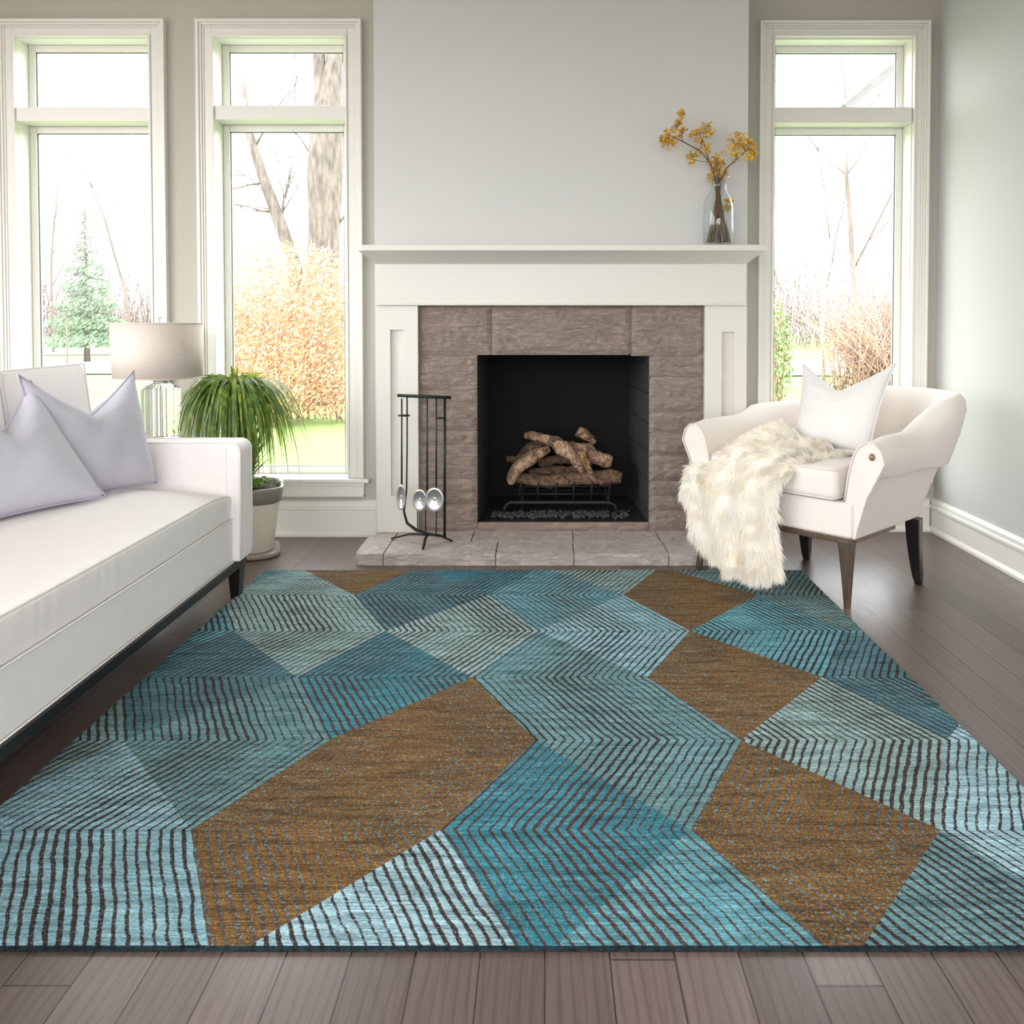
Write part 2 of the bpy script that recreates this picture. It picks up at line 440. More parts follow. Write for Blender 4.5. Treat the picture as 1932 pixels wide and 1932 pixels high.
# left and rear walls, each with wide openings that let the daylight in
def pierced(m, mk, a0, a1, h0, h1, lo, hi):
    mk(m, lo, a0, 0, ZC); mk(m, a1, hi, 0, ZC); mk(m, a0, a1, 0, h0); mk(m, a0, a1, h1, ZC)
m = MB(); pierced(m, lambda m, a, b, z0, z1: m.box((XL-.12, a, z0), (XL, b, z1)), -1.6, 2.9, .35, 2.7, YR, WL); struct(m.build('wall_left', M_wall))
m = MB(); pierced(m, lambda m, a, b, z0, z1: m.box((a, YR-.12, z0), (b, YR, z1)), -2.8, 1.4, .45, 2.65, XL, XR); struct(m.build('wall_rear', M_wall))

# chimney breast with the fireplace opening
fo0 = P(901, 800, WB).x; fo1 = P(1224, 800, WB).x; fz1 = P(0, 670, WB).z; fz0 = P(0, 984, WB).z
m = MB()
so0 = P(789, 800, WB).x; so1 = P(1329, 800, WB).x; sz1 = P(0, 577, WB).z
YBK = 4.62
m.box((bxL, WB, 0), (so0, WR, ZC)).box((so1, WB, 0), (bxR, WR, ZC)).box((so0, WB, sz1), (so1, WR, ZC))
struct(m.build('wall_chimney_breast', M_breast))

# baseboards
def baseboard(name, seg, axis, zt=.17):
    m = MB(); a, b, f, sgn = seg        # from a to b along the axis; f = wall face; sgn = direction into the room
    prof = [(0, 0), (.030, 0), (.030, .012), (.024, .022), (.018, .026), (.018, zt-.05), (.026, zt-.046), (.026, zt-.034), (.019, zt-.03), (.019, zt-.012), (.012, zt-.004), (.004, zt), (0, zt)]
    rows = []
    for t in (a, b):
        rows.append([(t, f+sgn*d, z) if axis == 'x' else (f+sgn*d, t, z) for d, z in prof])
    m.grid(rows, smooth=False); n = len(prof)
    m.f.append(tuple(range(n))); m.sm.append(False); m.f.append(tuple(range(2*n-1, n-1, -1))); m.sm.append(False)
    return struct(m.build(name, M_trim))
baseboard('baseboard_back_left', (XL, bxL, WL, -1), 'x', .178)
baseboard('baseboard_back_right', (bxR+.04, XR-.028, WR, -1), 'x', .165)
baseboard('baseboard_right', (YR, WR-.001, XR, -1), 'y', .165)
baseboard('baseboard_left', (YR, WL-.03, XL, 1), 'y', .17)

# ---------------------------------------------------------------- fireplace
# stone surround: chiselled blocks round the opening
HZ = .052                           # hearth height
sur = thing('fireplace_surround', 'grey brown chiselled stone surround framing the black firebox', 'fireplace', ((fo0+fo1)/2, WB, HZ))
blocks = MB(); rs = random.Random(3)
def block(px0, px1, py0, py1, out=.0):
    a = P(px0, py1, WB); b = P(px1, py0, WB); g = .0016
    nx = max(6, int((b.x-a.x)/.0075)); nz = max(5, int((b.z-a.z)/.0075))
    seed = rs.random()*100; rows = []
    x0, x1, z0, z1 = a.x+g, b.x-g, a.z+g, b.z-g
    for i in range(nz+1):
        r = []
        for k in range(nx+1):
            x = x0+(x1-x0)*k/nx; z = z0+(z1-z0)*i/nz
            e = min(k, nx-k, i, nz-i)
            q1 = noise.noise(Vector((x*5+seed, z*14+x*3, seed)))
            d = .0 if e == 0 else (.008 + .011*q1 + .012*(1-2*abs(noise.noise(Vector((x*16-z*14+q1*2, z*62+x*26+q1*4, seed)))))*.8 + .003*noise.noise(Vector((x*90, z*150, seed))))*min(1, e/3)
            r.append((x, WB-.012-out-max(-.004, d), z))
        rows.append(r)
    blocks.grid(rows)
    blocks.box((x0, WB-.012-out, z0), (x1, WB+.06, z1))
for a in ((789, 928, 577, 670), (928, 1190, 577, 670), (1190, 1329, 577, 672)): block(*a)
ys = [670, 735, 812, 838, 902, 950, 1003]
for i in range(len(ys)-1): block(789, 901, ys[i], ys[i+1])
ys = [672, 710, 776, 815, 858, 906, 934, 962, 1003]
for i in range(len(ys)-1): block(1224, 1329, ys[i], ys[i+1])
block(901, 1224, 984, 1003.5, out=.004)
blocks.build('stone_blocks', M_stone, sur)
mm = MB(); a = P(789, 1004, WB); b = P(1329, 577, WB)
mm.box((a.x, WB-.010, a.z), (fo0, WB+.05, b.z)).box((fo1, WB-.010, a.z), (b.x, WB+.05, b.z)).box((fo0, WB-.010, fz1+.001), (fo1, WB+.05, b.z))
mm.build('mortar', M_joint, sur)

# firebox: splayed side walls, lined with sooty firebrick
fb = thing('firebox', 'black sooty firebrick firebox inside the stone surround', 'firebox', ((fo0+fo1)/2, 4.3, fz0))
k = N('firebrick_lines'); vv = k.n('ShaderNodeTexCoord'); sp = k.n('ShaderNodeSeparateXYZ'); k.l(vv.outputs['Object'], sp.inputs[0])
cb = k.n('ShaderNodeCombineXYZ'); k.l(sp.outputs['Y'], cb.inputs[0]); k.l(sp.outputs['Z'], cb.inputs[1])
br = k.n('ShaderNodeTexBrick'); k.l(cb.outputs[0], br.inputs['Vector']); br.inputs['Scale'].default_value = 1
br.inputs['Brick Width'].default_value = .36; br.inputs['Row Height'].default_value = .14; br.inputs['Mortar Size'].default_value = .003
br.inputs['Color1'].default_value = lin((60, 60, 66)); br.inputs['Color2'].default_value = lin((50, 50, 56)); br.inputs['Mortar'].default_value = lin((14, 14, 16))
k.l(br.outputs['Color'], k.b.inputs['Base Color']); k.b.inputs['Roughness'].default_value = .8
M_fbrick = k.m
bb0 = P(925, 800, YBK).x; bb1 = P(1187, 800, YBK).x
zt2 = fz1
def slab(pts, th, nrm):
    v = [Vector(p) for p in pts]; o = Vector(nrm)*th
    return v + [p+o for p in v], [(0,1,2,3), (7,6,5,4), (0,4,5,1), (1,5,6,2), (2,6,7,3), (3,7,4,0)]
y0 = WB+.001
MB().add(*slab([(fo1, y0, fz0-.02), (bb1, YBK, fz0-.02), (bb1, YBK, zt2), (fo1, y0, zt2)], .05, (1,0,0))).build('side_wall', M_fbrick, fb)
MB().add(*slab([(fo0, y0, fz0-.02), (bb0, YBK, fz0-.02), (bb0, YBK, zt2), (fo0, y0, zt2)], .05, (-1,0,0))).build('side_wall', M_fbrick, fb)
MB().box((bb0-.05, YBK, fz0-.02), (bb1+.05, YBK+.05, zt2)).build('back_wall', M_soot, fb)
MB().add(*slab([(fo0, y0, fz0-.0), (fo1, y0, fz0-.0), (bb1, YBK, fz0), (bb0, YBK, fz0)], .05, (0,0,-1))).build('firebox_floor', M_soot, fb)
MB().add(*slab([(fo0, y0, zt2), (fo1, y0, zt2), (bb1, YBK, zt2), (bb0, YBK, zt2)], .05, (0,0,1))).build('firebox_ceiling', M_soot, fb)

# hearth slab of stones with a rounded left end
hea = thing('hearth', 'low grey stone hearth slab with rounded left end under the fireplace', 'hearth', (.1, 3.8, 0))
hm = MB()
hyF = G(900, 1068).y; hxL = G(668, 1066).x; hxR = P(1430, 1000, 3.9).x
def hearth_stone(x0, x1, y0, y1, round_left=False):
    g = .0018; x0 += g; x1 -= g; y0 += g; y1 -= g
    n = 22; m_ = 8; seed = rs.random()*50
    def outline():
        pts = []
        if round_left:
            R = .16
            pts += [(x1, y1), (x0+.13, y1)]
            for i in range(9):
                a = pi/2 + pi/2*i/8 * .9
                pts.append((x0+.13+.13*cos(a), y1-.13+.13*sin(a)))
            pts += [(x0+.004, y0+.02), (x0+.02, y0+.004), (x1, y0)]
        else: pts = [(x0, y0), (x1, y0), (x1, y1), (x0, y1)]
        return pts
    if round_left:
        pts = outline(); nn = len(pts)
        hm.add([(x, y, 0) for x, y in pts]+[(x, y, HZ) for x, y in pts],
               [tuple(range(nn)), tuple(range(2*nn-1, nn-1, -1))]+[(i, (i+1) % nn, (i+1) % nn+nn, i+nn) for i in range(nn)])
    else: hm.box((x0, y0, 0), (x1, y1, HZ - rs.random()*.001))
fy = hyF; my = fy + .21; by = WB-.006
xs1 = [G(731, 1064).x, G(870, 1064).x, G(936, 1066).x, G(1080, 1066).x, G(1225, 1066).x, hxR]
hearth_stone(hxL, G(728, 1060).x, fy, by-.03, True)
xa = G(728, 1060).x
xb = [xa, P(935, 1045, fy).x, P(1083, 1045, fy).x, P(1262, 1045, fy).x, hxR]
for i in range(4): hearth_stone(xb[i], xb[i+1], fy, my)
xc = [xa, P(890, 1010, 3.85).x, P(1082, 1010, 3.85).x, P(1245, 1010, 3.85).x, hxR]
for i in range(4): hearth_stone(xc[i], xc[i+1], my, by)
ho = hm.build('hearth_stones', M_hearth, hea, bevel=.007, seg=3)
MB().box((hxL+.03, fy+.012, 0), (hxR-.01, by-.05, HZ-.008)).build('mortar', M_joint, hea)

# mantelpiece
man = thing('mantelpiece', 'white painted wooden mantelpiece with crown shelf and panelled legs', 'mantelpiece', (0, WB, HZ))
YM = WB-.045      # face of the legs
YLg = YM
def leg_panel(px0, px1, rx0, rx1, zbot, ztop, pyr0, pyr1):
    a = P(px0, 800, YM).x; b = P(px1, 800, YM).x; c = P(rx0, 800, YM).x; d = P(rx1, 800, YM).x
    r1 = P(0, pyr0, YM).z; r0 = P(0, pyr1, YM).z
    m = MB(); Y1 = WB-.001
    m.box((a, YM, zbot), (c, Y1, ztop)).box((d, YM, zbot), (b, Y1, ztop)).box((c, YM, zbot), (d, Y1, r0)).box((c, YM, r1), (d, Y1, ztop))
    m.box((c, YM+.024, r0), (d, Y1, r1))
    return m.build('mantel_leg', M_mantel, man, bevel=0)
zf0 = P(0, 576, YM-.01).z; zf1 = P(0, 497, YM-.01).z
leg_panel(711, 789, 737, 761, HZ, zf0+.01, 622, 935)
leg_panel(1329, 1408, 1361, 1384, HZ, zf0+.01, 626, 950)
fa = P(709, 540, YM-.012).x; fbx = P(1409, 540, YM-.012).x
m = MB(); m.box((fa, YM-.012, zf0), (fbx, WB-.001, zf1)); m.build('frieze', M_mantel, man, bevel=.002)
m = MB(); m.box((fa-.001, YM-.018, zf0-.001), (fbx+.001, WB-.002, zf0+.011)); m.build('bead', M_mantel, man, bevel=.003)
# cove crown between frieze and shelf, with mitred returns
sY = 3.835
sx0 = P(681, 465, sY).x; sx1 = P(1445, 465, sY).x; sz0 = P(0, 473, sY).z; sz1 = P(0, 461.5, sY).z
m = MB(); rows = []
n = 14
for i in range(n+1):
    t = i/n; a = t*pi/2
    off = .125*t**1.25          # gently hollowed slope
    z = zf1-.004 + (sz0-zf1+.004)*t
    y = YM-.012-off*1.0
    ex = off*.45
    rows.append([(fa-ex, WB-.001, z), (fa-ex, y, z), (fbx+ex, y, z), (fbx+ex, WB-.001, z)])
m.grid(rows, smooth=False); m.build('crown_cove', M_mantel, man)
m = MB(); m.box((sx0, sY, sz0), (sx1, WB-.001, sz1)); m.build('mantel_shelf', M_mantel, man, bevel=.003)
SHZ = sz1

# ---------------------------------------------------------------- rug
RZ = .009
r_bl = G(500, 1075.5, RZ); r_br = G(1511, 1075.5, RZ); yB = r_bl.y; yF = G(1000, 1784, RZ).y
xL_, xR_ = r_bl.x, r_br.x
v0y = G(1000, 1565.5, RZ).y; v4y = G(1000, 1122.5, RZ).y
RH = (v4y - v0y)/4; AMP = .18*H; CW = .487*H; S0 = -.69*H     # row height, zigzag amplitude, column pitch, first boundary
cols = {0: S0-2*CW, 1: S0-CW, 2: S0, 3: S0+CW, 4: S0+2*CW, 5: S0+3*CW, 6: S0+4*CW}
BR = (124, 90, 48); LB = (146, 194, 212); PB = (164, 204, 220); VT = (48, 138, 160); DT = (76, 130, 148); GT = (106, 156, 168); BE = (150, 184, 188); LT = (96, 166, 184); LV = (100, 172, 192); LG = (122, 162, 168)
cellA = {(1,0): LB, (1,2): DT, (1,4): BE, (2,0): BR, (2,2): VT, (2,4): DT, (3,0): VT, (3,2): GT, (3,4): LT, (4,0): BR, (4,2): BR, (4,4): BR,
         (5,0): PB, (5,2): DT, (5,4): LG, (0,0): LB, (0,2): LV, (0,4): LT, (0,-2): LB}
cellB = {(0,-1): LB, (0,1): LG, (0,3): LV, (0,5): LT, (1,-1): LB, (1,1): GT, (1,3): BE, (1,5): BR, (2,-1): PB, (2,1): BR, (2,3): BE, (2,5): VT,
         (3,-1): LT, (3,1): GT, (3,3): LB, (3,5): BE, (4,-1): GT, (4,1): BE, (4,3): LV, (4,5): LG, (5,-1): DT, (5,1): PB, (5,3): GT, (5,5): DT}
def zig(v):
    f = v % 2
    return AMP*(f if f <= 1 else 2-f)
bm = bmesh.new(); cl = bm.loops.layers.float_color.new('cell'); sl = bm.loops.layers.float_color.new('stripe')
def V(c, r): return (cols[c]+zig(r), v0y+r*RH, RZ)
for r in range(-1, 5):
    for c in range(0, 6):
        if r % 2 == 0: tA = [(c,r),(c+1,r),(c,r+1)]; tB = [(c+1,r),(c+1,r+1),(c,r+1)]; kA = r; kB = r+1
        else:          tA = [(c,r),(c+1,r+1),(c,r+1)]; tB = [(c,r),(c+1,r),(c+1,r+1)]; kA = r+1; kB = r
        for tri, col in ((tA, cellA.get((c, kA), LB)), (tB, cellB.get((c, kB), LB))):
            f = bm.faces.new([bm.verts.new(V(*p)) for p in tri])
            st = (92, 80, 78) if col == BR else ((92, 62, 56) if col in (VT, LT) else (68, 52, 48))
            for lp in f.loops: lp[cl] = lin(col); lp[sl] = lin(st)[:3] + ((.75 if col == BR else 1.0),)
bmesh.ops.remove_doubles(bm, verts=bm.verts, dist=1e-5)
for co, no in (((xL_,0,0), (-1,0,0)), ((xR_,0,0), (1,0,0)), ((0,yF,0), (0,-1,0)), ((0,yB,0), (0,1,0))):
    bmesh.ops.bisect_plane(bm, geom=bm.verts[:]+bm.edges[:]+bm.faces[:], plane_co=co, plane_no=no, clear_outer=True)
# slightly soft corners and waviness of the front edge
bmesh.ops.recalc_face_normals(bm, faces=bm.faces)
for f in bm.faces:
    if f.normal.z < 0: f.normal_flip()
edges = [e for e in bm.edges if e.is_boundary]
ret = bmesh.ops.extrude_edge_only(bm, edges=edges)
nv = [g for g in ret['geom'] if isinstance(g, bmesh.types.BMVert)]
cx = (xL_+xR_)/2; cy = (yF+yB)/2
for v in nv: v.co.z = .0005; v.co.x += .003*(1 if v.co.x > cx else -1)*(abs(abs(v.co.x-cx)-(xR_-xL_)/2) < .01); v.co.y += .003*(1 if v.co.y > cy else -1)*(abs(abs(v.co.y-cy)-(yB-yF)/2) < .01)
for g in ret['geom']:
    if isinstance(g, bmesh.types.BMFace):
        for lp in g.loops: lp[cl] = lin((34, 50, 56))[:3]+(0,); lp[sl] = lin((34, 40, 44))
me = bpy.data.meshes.new('area_rug'); bm.to_mesh(me); bm.free()
def rug_mat():
    k = N('woven_rug'); t = k.n('ShaderNodeTexCoord'); sp = k.n('ShaderNodeSeparateXYZ'); k.l(t.outputs['Object'], sp.inputs[0])
    X, Y = sp.outputs['X'], sp.outputs['Y']
    ca = k.n('ShaderNodeAttribute', attribute_name='cell'); sa = k.n('ShaderNodeAttribute', attribute_name='stripe')
    v = k.math('DIVIDE', k.math('SUBTRACT', Y, v0y), RH)
    pp = k.math('PINGPONG', v, 1.0)
    # round the kinks a little
    wob = k.noise(k.coord(), 9, 2); wob2 = k.noise(k.coord((1, 1, 1)), 45, 2)
    s = k.math('SUBTRACT', X, k.math('MULTIPLY', pp, AMP))
    s = k.math('ADD', s, k.math('MULTIPLY', k.math('SUBTRACT', wob, .5), .018))
    s = k.math('ADD', s, k.math('MULTIPLY', k.math('SUBTRACT', wob2, .5), .006))
    ph = k.math('DIVIDE', k.math('SUBTRACT', s, S0), CW/22.0)
    ln = k.math('SINE', k.math('MULTIPLY', ph, 2*pi))
    th = k.math('SINE', k.math('MULTIPLY', k.math('DIVIDE', k.math('SUBTRACT', s, S0), CW), 2*pi*1.5))
    lown = k.noise(k.coord((1, 1, 1)), 2.2, 2)
    thr = k.math('ADD', k.math('MULTIPLY_ADD', th, -.24, .34), k.math('MULTIPLY', k.math('SUBTRACT', lown, .5), -.9))
    thr = k.math('ADD', thr, k.math('MULTIPLY', k.math('SUBTRACT', k.noise(k.coord((1, 1, 1)), 160, 2, .6), .5), 1.1))
    m = k.math('MULTIPLY', k.math('SUBTRACT', ln, thr), 2.6, clamp=True)
    # weave: streaks across the rug, and knots
    fib = k.noise(k.coord((14, 230, 1)), 1.0, 3, .75)
    fib2 = k.noise(k.coord((120, 300, 1)), 1.0, 3, .7)
    strk = k.noise(k.coord((5, 46, 1)), 1.0, 4, .65)
    spk = k.noise(k.coord((1, 1, 1)), 210, 3, .7)
    blot = k.noise(k.coord(), 3.2, 4, .65)
    m = k.math('MULTIPLY', m, k.ramp(spk, [(.34, (.35,)*3+(1,)), (.46, (1,)*3+(1,))]))
    m = k.math('MULTIPLY', m, sa.outputs['Alpha'])
    base = k.mix(k.ramp(blot, [(.42, (0,0,0,1)), (.66, (.55,.55,.55,1))]), ca.outputs['Color'], k.mix(1, ca.outputs['Color'], (.56, .57, .53, 1), 'MULTIPLY'))
    base = k.mix(k.math('MULTIPLY', k.ramp(spk, [(.50, (0,0,0,1)), (.64, (.34,.34,.34,1))]), ca.outputs['Alpha']), base, lin((206, 190, 150)))
    # stripes of the brown cells carry flecks of teal
    fleck = k.math('MULTIPLY', k.math('SUBTRACT', 1.0, sa.outputs['Alpha']), k.ramp(k.noise(k.coord((1, 1, 1)), 150, 2, .6), [(.54, (0,0,0,1)), (.60, (3.4,3.4,3.4,1))]), clamp=True)
    stc = k.mix(fleck, sa.outputs['Color'], lin((110, 170, 184)))
    base = k.mix(m, base, stc)
    base = k.mix(1, base, k.ramp(fib2, [(.30, (.50, .50, .50, 1)), (.50, (.98, .98, .98, 1)), (.68, (1.30, 1.30, 1.30, 1))]), 'MULTIPLY')
    base = k.mix(1, base, k.ramp(strk, [(.32, (.58, .58, .58, 1)), (.50, (1, 1, 1, 1)), (.68, (1.28, 1.28, 1.28, 1))]), 'MULTIPLY')
    base = k.mix(1, base, k.ramp(fib, [(.30, (.30, .30, .30, 1)), (.50, (.92, .92, .92, 1)), (.72, (1.35, 1.32, 1.32, 1))]), 'MULTIPLY')
    k.l(base, k.b.inputs['Base Color']); k.b.inputs['Roughness'].default_value = .95; k.b.inputs['Specular IOR Level'].default_value = .15
    k.bump(k.math('ADD', fib2, k.math('MULTIPLY', m, -.5)), .5, .004)
    return k.m
me.materials.append(rug_mat())
rug = bpy.data.objects.new('area_rug', me); COL.objects.link(rug)
tag(rug, 'large teal and brown zigzag striped area rug on the dark wood floor', 'rug')

# ---------------------------------------------------------------- cushions
def pillow(name, BL, BR_, TL, TR, T, dip, mat, pmat, label, cat='cushion', hollow=.04, seed=0, group=None, crease=1.0):
    BL, BR_, TL, TR = map(Vector, (BL, BR_, TL, TR)); n = 36
    c = (BL+BR_+TL+TR)/4
    nrm = ((BR_-BL)+(TR-TL)).cross((TL-BL)+(TR-BR_)).normalized()
    upv = ((TL-BL)+(TR-BR_)).normalized(); L = ((TL-BL).length+(TR-BR_).length)/2; Wd = ((BR_-BL).length+(TR-TL).length)/2
    sx = ((BR_-BL)+(TR-TL)).normalized()
    def pt(u, v, side):
        a = (u+1)/2; b = (v+1)/2
        p = BL*(1-a)*(1-b)+BR_*a*(1-b)+TL*(1-a)*b+TR*a*b
        # edges bow inwards between the pointed corners
        p -= sx*(u*abs(u))*hollow*Wd*(1-v*v)**1.0
        p -= upv*(v if v < 0 else 0)*hollow*.6*L*(1-u*u)
        if v > -.2:
            q = ((v+.2)/1.2)
            p -= upv*dip*q**1.6*(1-abs(u)**1.15)
        bulge = (max(0, 1-u**4)*max(0, 1-v**4))**.62 * (1-.25*(u*u+v*v)*.5)
        ch = exp(-(u/.22)**2)*max(0, v)**1.3*.42*crease       # chopped crease at the top
        k_ = noise.noise(Vector((u*2.1+seed, v*2.1, side*3.1+seed)))
        wr = sin((v*9+u*1.5+seed)*1.6+k_*3)*.03*abs(u)**2*(1-u*u)*3 + .05*noise.noise(Vector((u*3+seed, v*7, 5)))*max(0, v)**.5
        p += nrm*side*T*(bulge*(1-ch)+.10*k_*bulge+wr*bulge)
        return p
    root = thing(name, label, cat, (BL+BR_)/2, group)
    m = MB()
    F = [[pt(-1+2*i/n, -1+2*j/n, 1) for i in range(n+1)] for j in range(n+1)]
    B = [[pt(-1+2*i/n, -1+2*j/n, -1) for i in range(n+1)] for j in range(n+1)]
    m.grid(F); m.grid(B, flip=True)
    o = m.build('cushion_cover', mat, root, recalc=False)
    bmm = bmesh.new(); bmm.from_mesh(o.data); bmesh.ops.remove_doubles(bmm, verts=bmm.verts, dist=1e-5); bmesh.ops.recalc_face_normals(bmm, faces=bmm.faces); bmm.to_mesh(o.data); bmm.free()
    o.location = -root.location
    ed = [F[0][i] for i in range(n+1)]+[F[j][n] for j in range(1, n+1)]+[F[n][i] for i in range(n-1, -1, -1)]+[F[j][0] for j in range(n-1, 0, -1)]
    e = MB().tube(ed+[ed[0]], .0032, 6, caps=False).build('piping', pmat, o)
    return root

# ---------------------------------------------------------------- sofa
XS = -1.155                       # front plane of the seat
sofa = thing('sofa', 'long white upholstered sofa with piped seams on dark wood base', 'sofa', (-1.55, 2.2, 0))
SY0, SY1 = .95, 3.245
AX = -1.128
ZT = .598
# base upholstery
MB().box((-1.95, SY0, .152), (XS, 3.125, .312)).build('upholstered_base', M_sofa, sofa, bevel=.012, seg=3)
MB().box((-1.93, SY0+.02, .122), (XS+.010, 3.235, .153)).build('base_rail', M_dark, sofa, bevel=.003)
# seat cushion with a soft crown and a gently bowed front
def soft_cushion(name, x0, x1, y0, y1, z0, z1, crown, mat, parent, r=.035, bow=0.0, pleat=0.0, nx=28, ny=60, M=None):
    m = MB(); rows = []
    # profile ring in x-z for each y
    for j in range(ny+1):
        y = y0+(y1-y0)*j/ny; ty = 2*j/ny-1; ef = (1-abs(ty)**10)
        ring = []
        def edge(x, z): ring.append((x, y, z))
        zz = z1 - r*.9*(1-ef)
        b_ = bow*(1-ty*ty)
        cx_ = crown*max(0., 1-ty**6)
        prof = []
        prof.append((x0, z0)); 
        for i in range(7): prof.append((x1-.004-r*.25+r*.25*sin(pi/2*i/6), z0+r*.25*(1-cos(pi/2*i/6))))
        prof.append((x1, (z0+z1)/2)); 
        for i in range(9):
            a = pi/2*i/8; prof.append((x1-r+r*cos(a), zz-r*.55+r*.55*sin(a)))
        for i in range(1, 13):
            t = i/12; prof.append((x1-r+(x0+r-x1+r)*t, zz+cx_*sin(pi*min(1, t*1.0))**.7))
        for i in range(1, 5):
            a = pi/2*i/4; prof.append((x0+r-r*sin(a), zz-r+r*cos(a)))
        for q, (x, z) in enumerate(prof):
            bx = b_ if x > (x0+x1)/2 else 0
            if pleat and z0+.01 < z < zz-.01 and x > x1-r*.6: bx += pleat*sin(y*95+sin(y*23)*2)*.5
            ring.append((x+bx, y, z))
        rows.append(ring)
    m.grid(rows, closed_u=True)
    nn = len(rows[0]); L = len(m.v)
    m.f.append(tuple(range(nn))); m.sm.append(True); m.f.append(tuple(range(L-1, L-nn-1, -1))); m.sm.append(True)
    return m.build(name, mat, parent, M=M)
sc = soft_cushion('seat_cushion', -1.80, XS-.004, SY0+.1, 3.118, .314, .430, .050, M_sofa, sofa, r=.03, bow=.012, pleat=.0018, ny=220)
def pipe_line(parent, pts, r=.004, mat=None, name='piping'):
    return MB().tube(pts, r, 6).build(name, mat or M_pipe, parent)
tp = [];
for j in range(61):
    y = SY0+.11+(3.112-SY0-.11)*j/60; ty = 2*(y-SY0-.1)/(3.118-SY0-.1)-1
    tp.append((XS-.010+.012*(1-ty*ty), y, .424-.027*(abs(ty)**10)))
pipe_line(sc, tp, .0042); pipe_line(sc, [(XS+.001+.012*(1-(2*(y-1.05)/2.068-1)**2), y, .318) for y in [1.06+2.05*i/40 for i in range(41)]], .0035)
pipe_line(sofa, [(XS+.002, y, .156) for y in (SY0+.02, 2, 3.12)], .003)
# far arm: box with rounded upper front corner, piped
def arm(y0, y1):
    m = MB(); prof = []; x0 = -1.93; R = .035
    prof = [(x0, .155), (AX, .155), (AX, ZT-R)]
    for i in range(1, 8): a = pi/2*i/7; prof.append((AX-R+R*cos(a), ZT-R+R*sin(a)))
    prof += [(x0, ZT+.0)]
    n = len(prof); vs = [(x, y0, z) for x, z in prof]+[(x, y1, z) for x, z in prof]
    m.add(vs, [tuple(range(n)), tuple(range(2*n-1, n-1, -1))]+[(i, (i+1) % n, (i+1) % n+n, i+n) for i in range(n)])
    o = m.build('armrest', M_sofa, sofa, bevel=.010, seg=3)
    for y in (y0+.003, y1-.003):
        pts = [(AX+.001, y, .17), (AX+.001, y, ZT-R)]+[(AX-R+(R+.001)*cos(pi/2*i/7), y, ZT-R+(R+.001)*sin(pi/2*i/7)) for i in range(1, 8)]+[(-1.6, y, ZT+.001), (x0, y, ZT+.001)]
        pipe_line(o, pts, .003)
arm(3.118, SY1)
pipe_line(sofa, [(AX-.05, 3.1175, .17), (AX-.05, 3.1175, ZT-.02)], .002)
MB().box((-1.97, SY0, .152), (-1.80, SY1, .80)).build('back_frame', M_sofa, sofa, bevel=.02, seg=3)
# back cushions
for (a, b) in ((2.635, 3.112), (2.14, 2.628), (1.64, 2.133)):
    Mx = Matrix.Translation(Vector((-1.80, 0, .44))) @ Matrix.Rotation(radians(-7), 4, 'Y')
    m = MB(); n = 16; rows = []; T = .16; hh = .435
    for side in (0, 1):
        pass
    def bp(u, v, s):
        y = (a+b)/2+u*(b-a)/2; z = hh*(v+1)/2
        x = T*(.5+.5*s) + (s*.018*(1-u**6)*(1-v**6)); return (x, y, z)
    m.grid([[bp(-1+2*i/n, -1+2*j/n, 1) for i in range(n+1)] for j in range(n+1)])
    m.grid([[bp(-1+2*i/n, -1+2*j/n, -1) for i in range(n+1)] for j in range(n+1)], flip=True)
    F = lambda s: [bp(-1+2*i/n, -1, s) for i in range(n+1)]+[bp(1, -1+2*j/n, s) for j in range(1, n+1)]+[bp(1-2*i/n, 1, s) for i in range(1, n+1)]+[bp(-1, 1-2*j/n, s) for j in range(1, n)]
    m.grid([F(1), F(-1)], smooth=False, closed_u=True)
    o = m.build('back_cushion', M_sofa, sofa, M=Mx)
    bmm = bmesh.new(); bmm.from_mesh(o.data); bmesh.ops.remove_doubles(bmm, verts=bmm.verts, dist=1e-5); bmesh.ops.recalc_face_normals(bmm, faces=bmm.faces); bmm.to_mesh(o.data); bmm.free()
    bv = o.modifiers.new('b', 'BEVEL'); bv.width = .015; bv.segments = 3; bv.limit_method = 'ANGLE'; bv.angle_limit = radians(50)
    for s_ in (1, -1):
        e = MB().tube([Mx @ Vector(p) for p in F(s_)+[F(s_)[0]]], .004, 6, caps=False).build('piping', M_pipe, o)
# legs
for (x, y) in ((XS-.012, 3.20), (-1.90, 3.20), (XS-.012, 1.05), (-1.90, 1.05)):
    m = MB(); w0, w1 = .030, .022
    m.add([(x-w1, y-w1, 0), (x+w1*.4, y-w1, 0), (x+w1*.4, y+w1, 0), (x-w1, y+w1, 0), (x-w0, y-w0, .124), (x+w0*.6, y-w0, .124), (x+w0*.6, y+w0, .124), (x-w0, y+w0, .124)],
          [(0,3,2,1),(4,5,6,7),(0,1,5,4),(1,2,6,5),(2,3,7,6),(3,0,4,7)])
    m.build('leg', M_dark, sofa, bevel=.002)

pillow('throw_pillow', (-1.545, 2.60, .474), (-1.395, 3.035, .466), P(33, 706, 2.545), P(252, 699, 3.02), .066, .15, M_lav, M_lavpipe,
       'lavender grey throw pillow at the far end of the sofa, leaning in the arm corner', seed=1.3)
pillow('throw_pillow', (-1.63, 2.24, .478), (-1.405, 2.70, .488), P(-115, 745, 2.33), P(57, 717, 2.60), .070, .15, M_lav, M_lavpipe,
       'lavender grey throw pillow nearest the camera on the sofa, overlapping the other', seed=4.1)

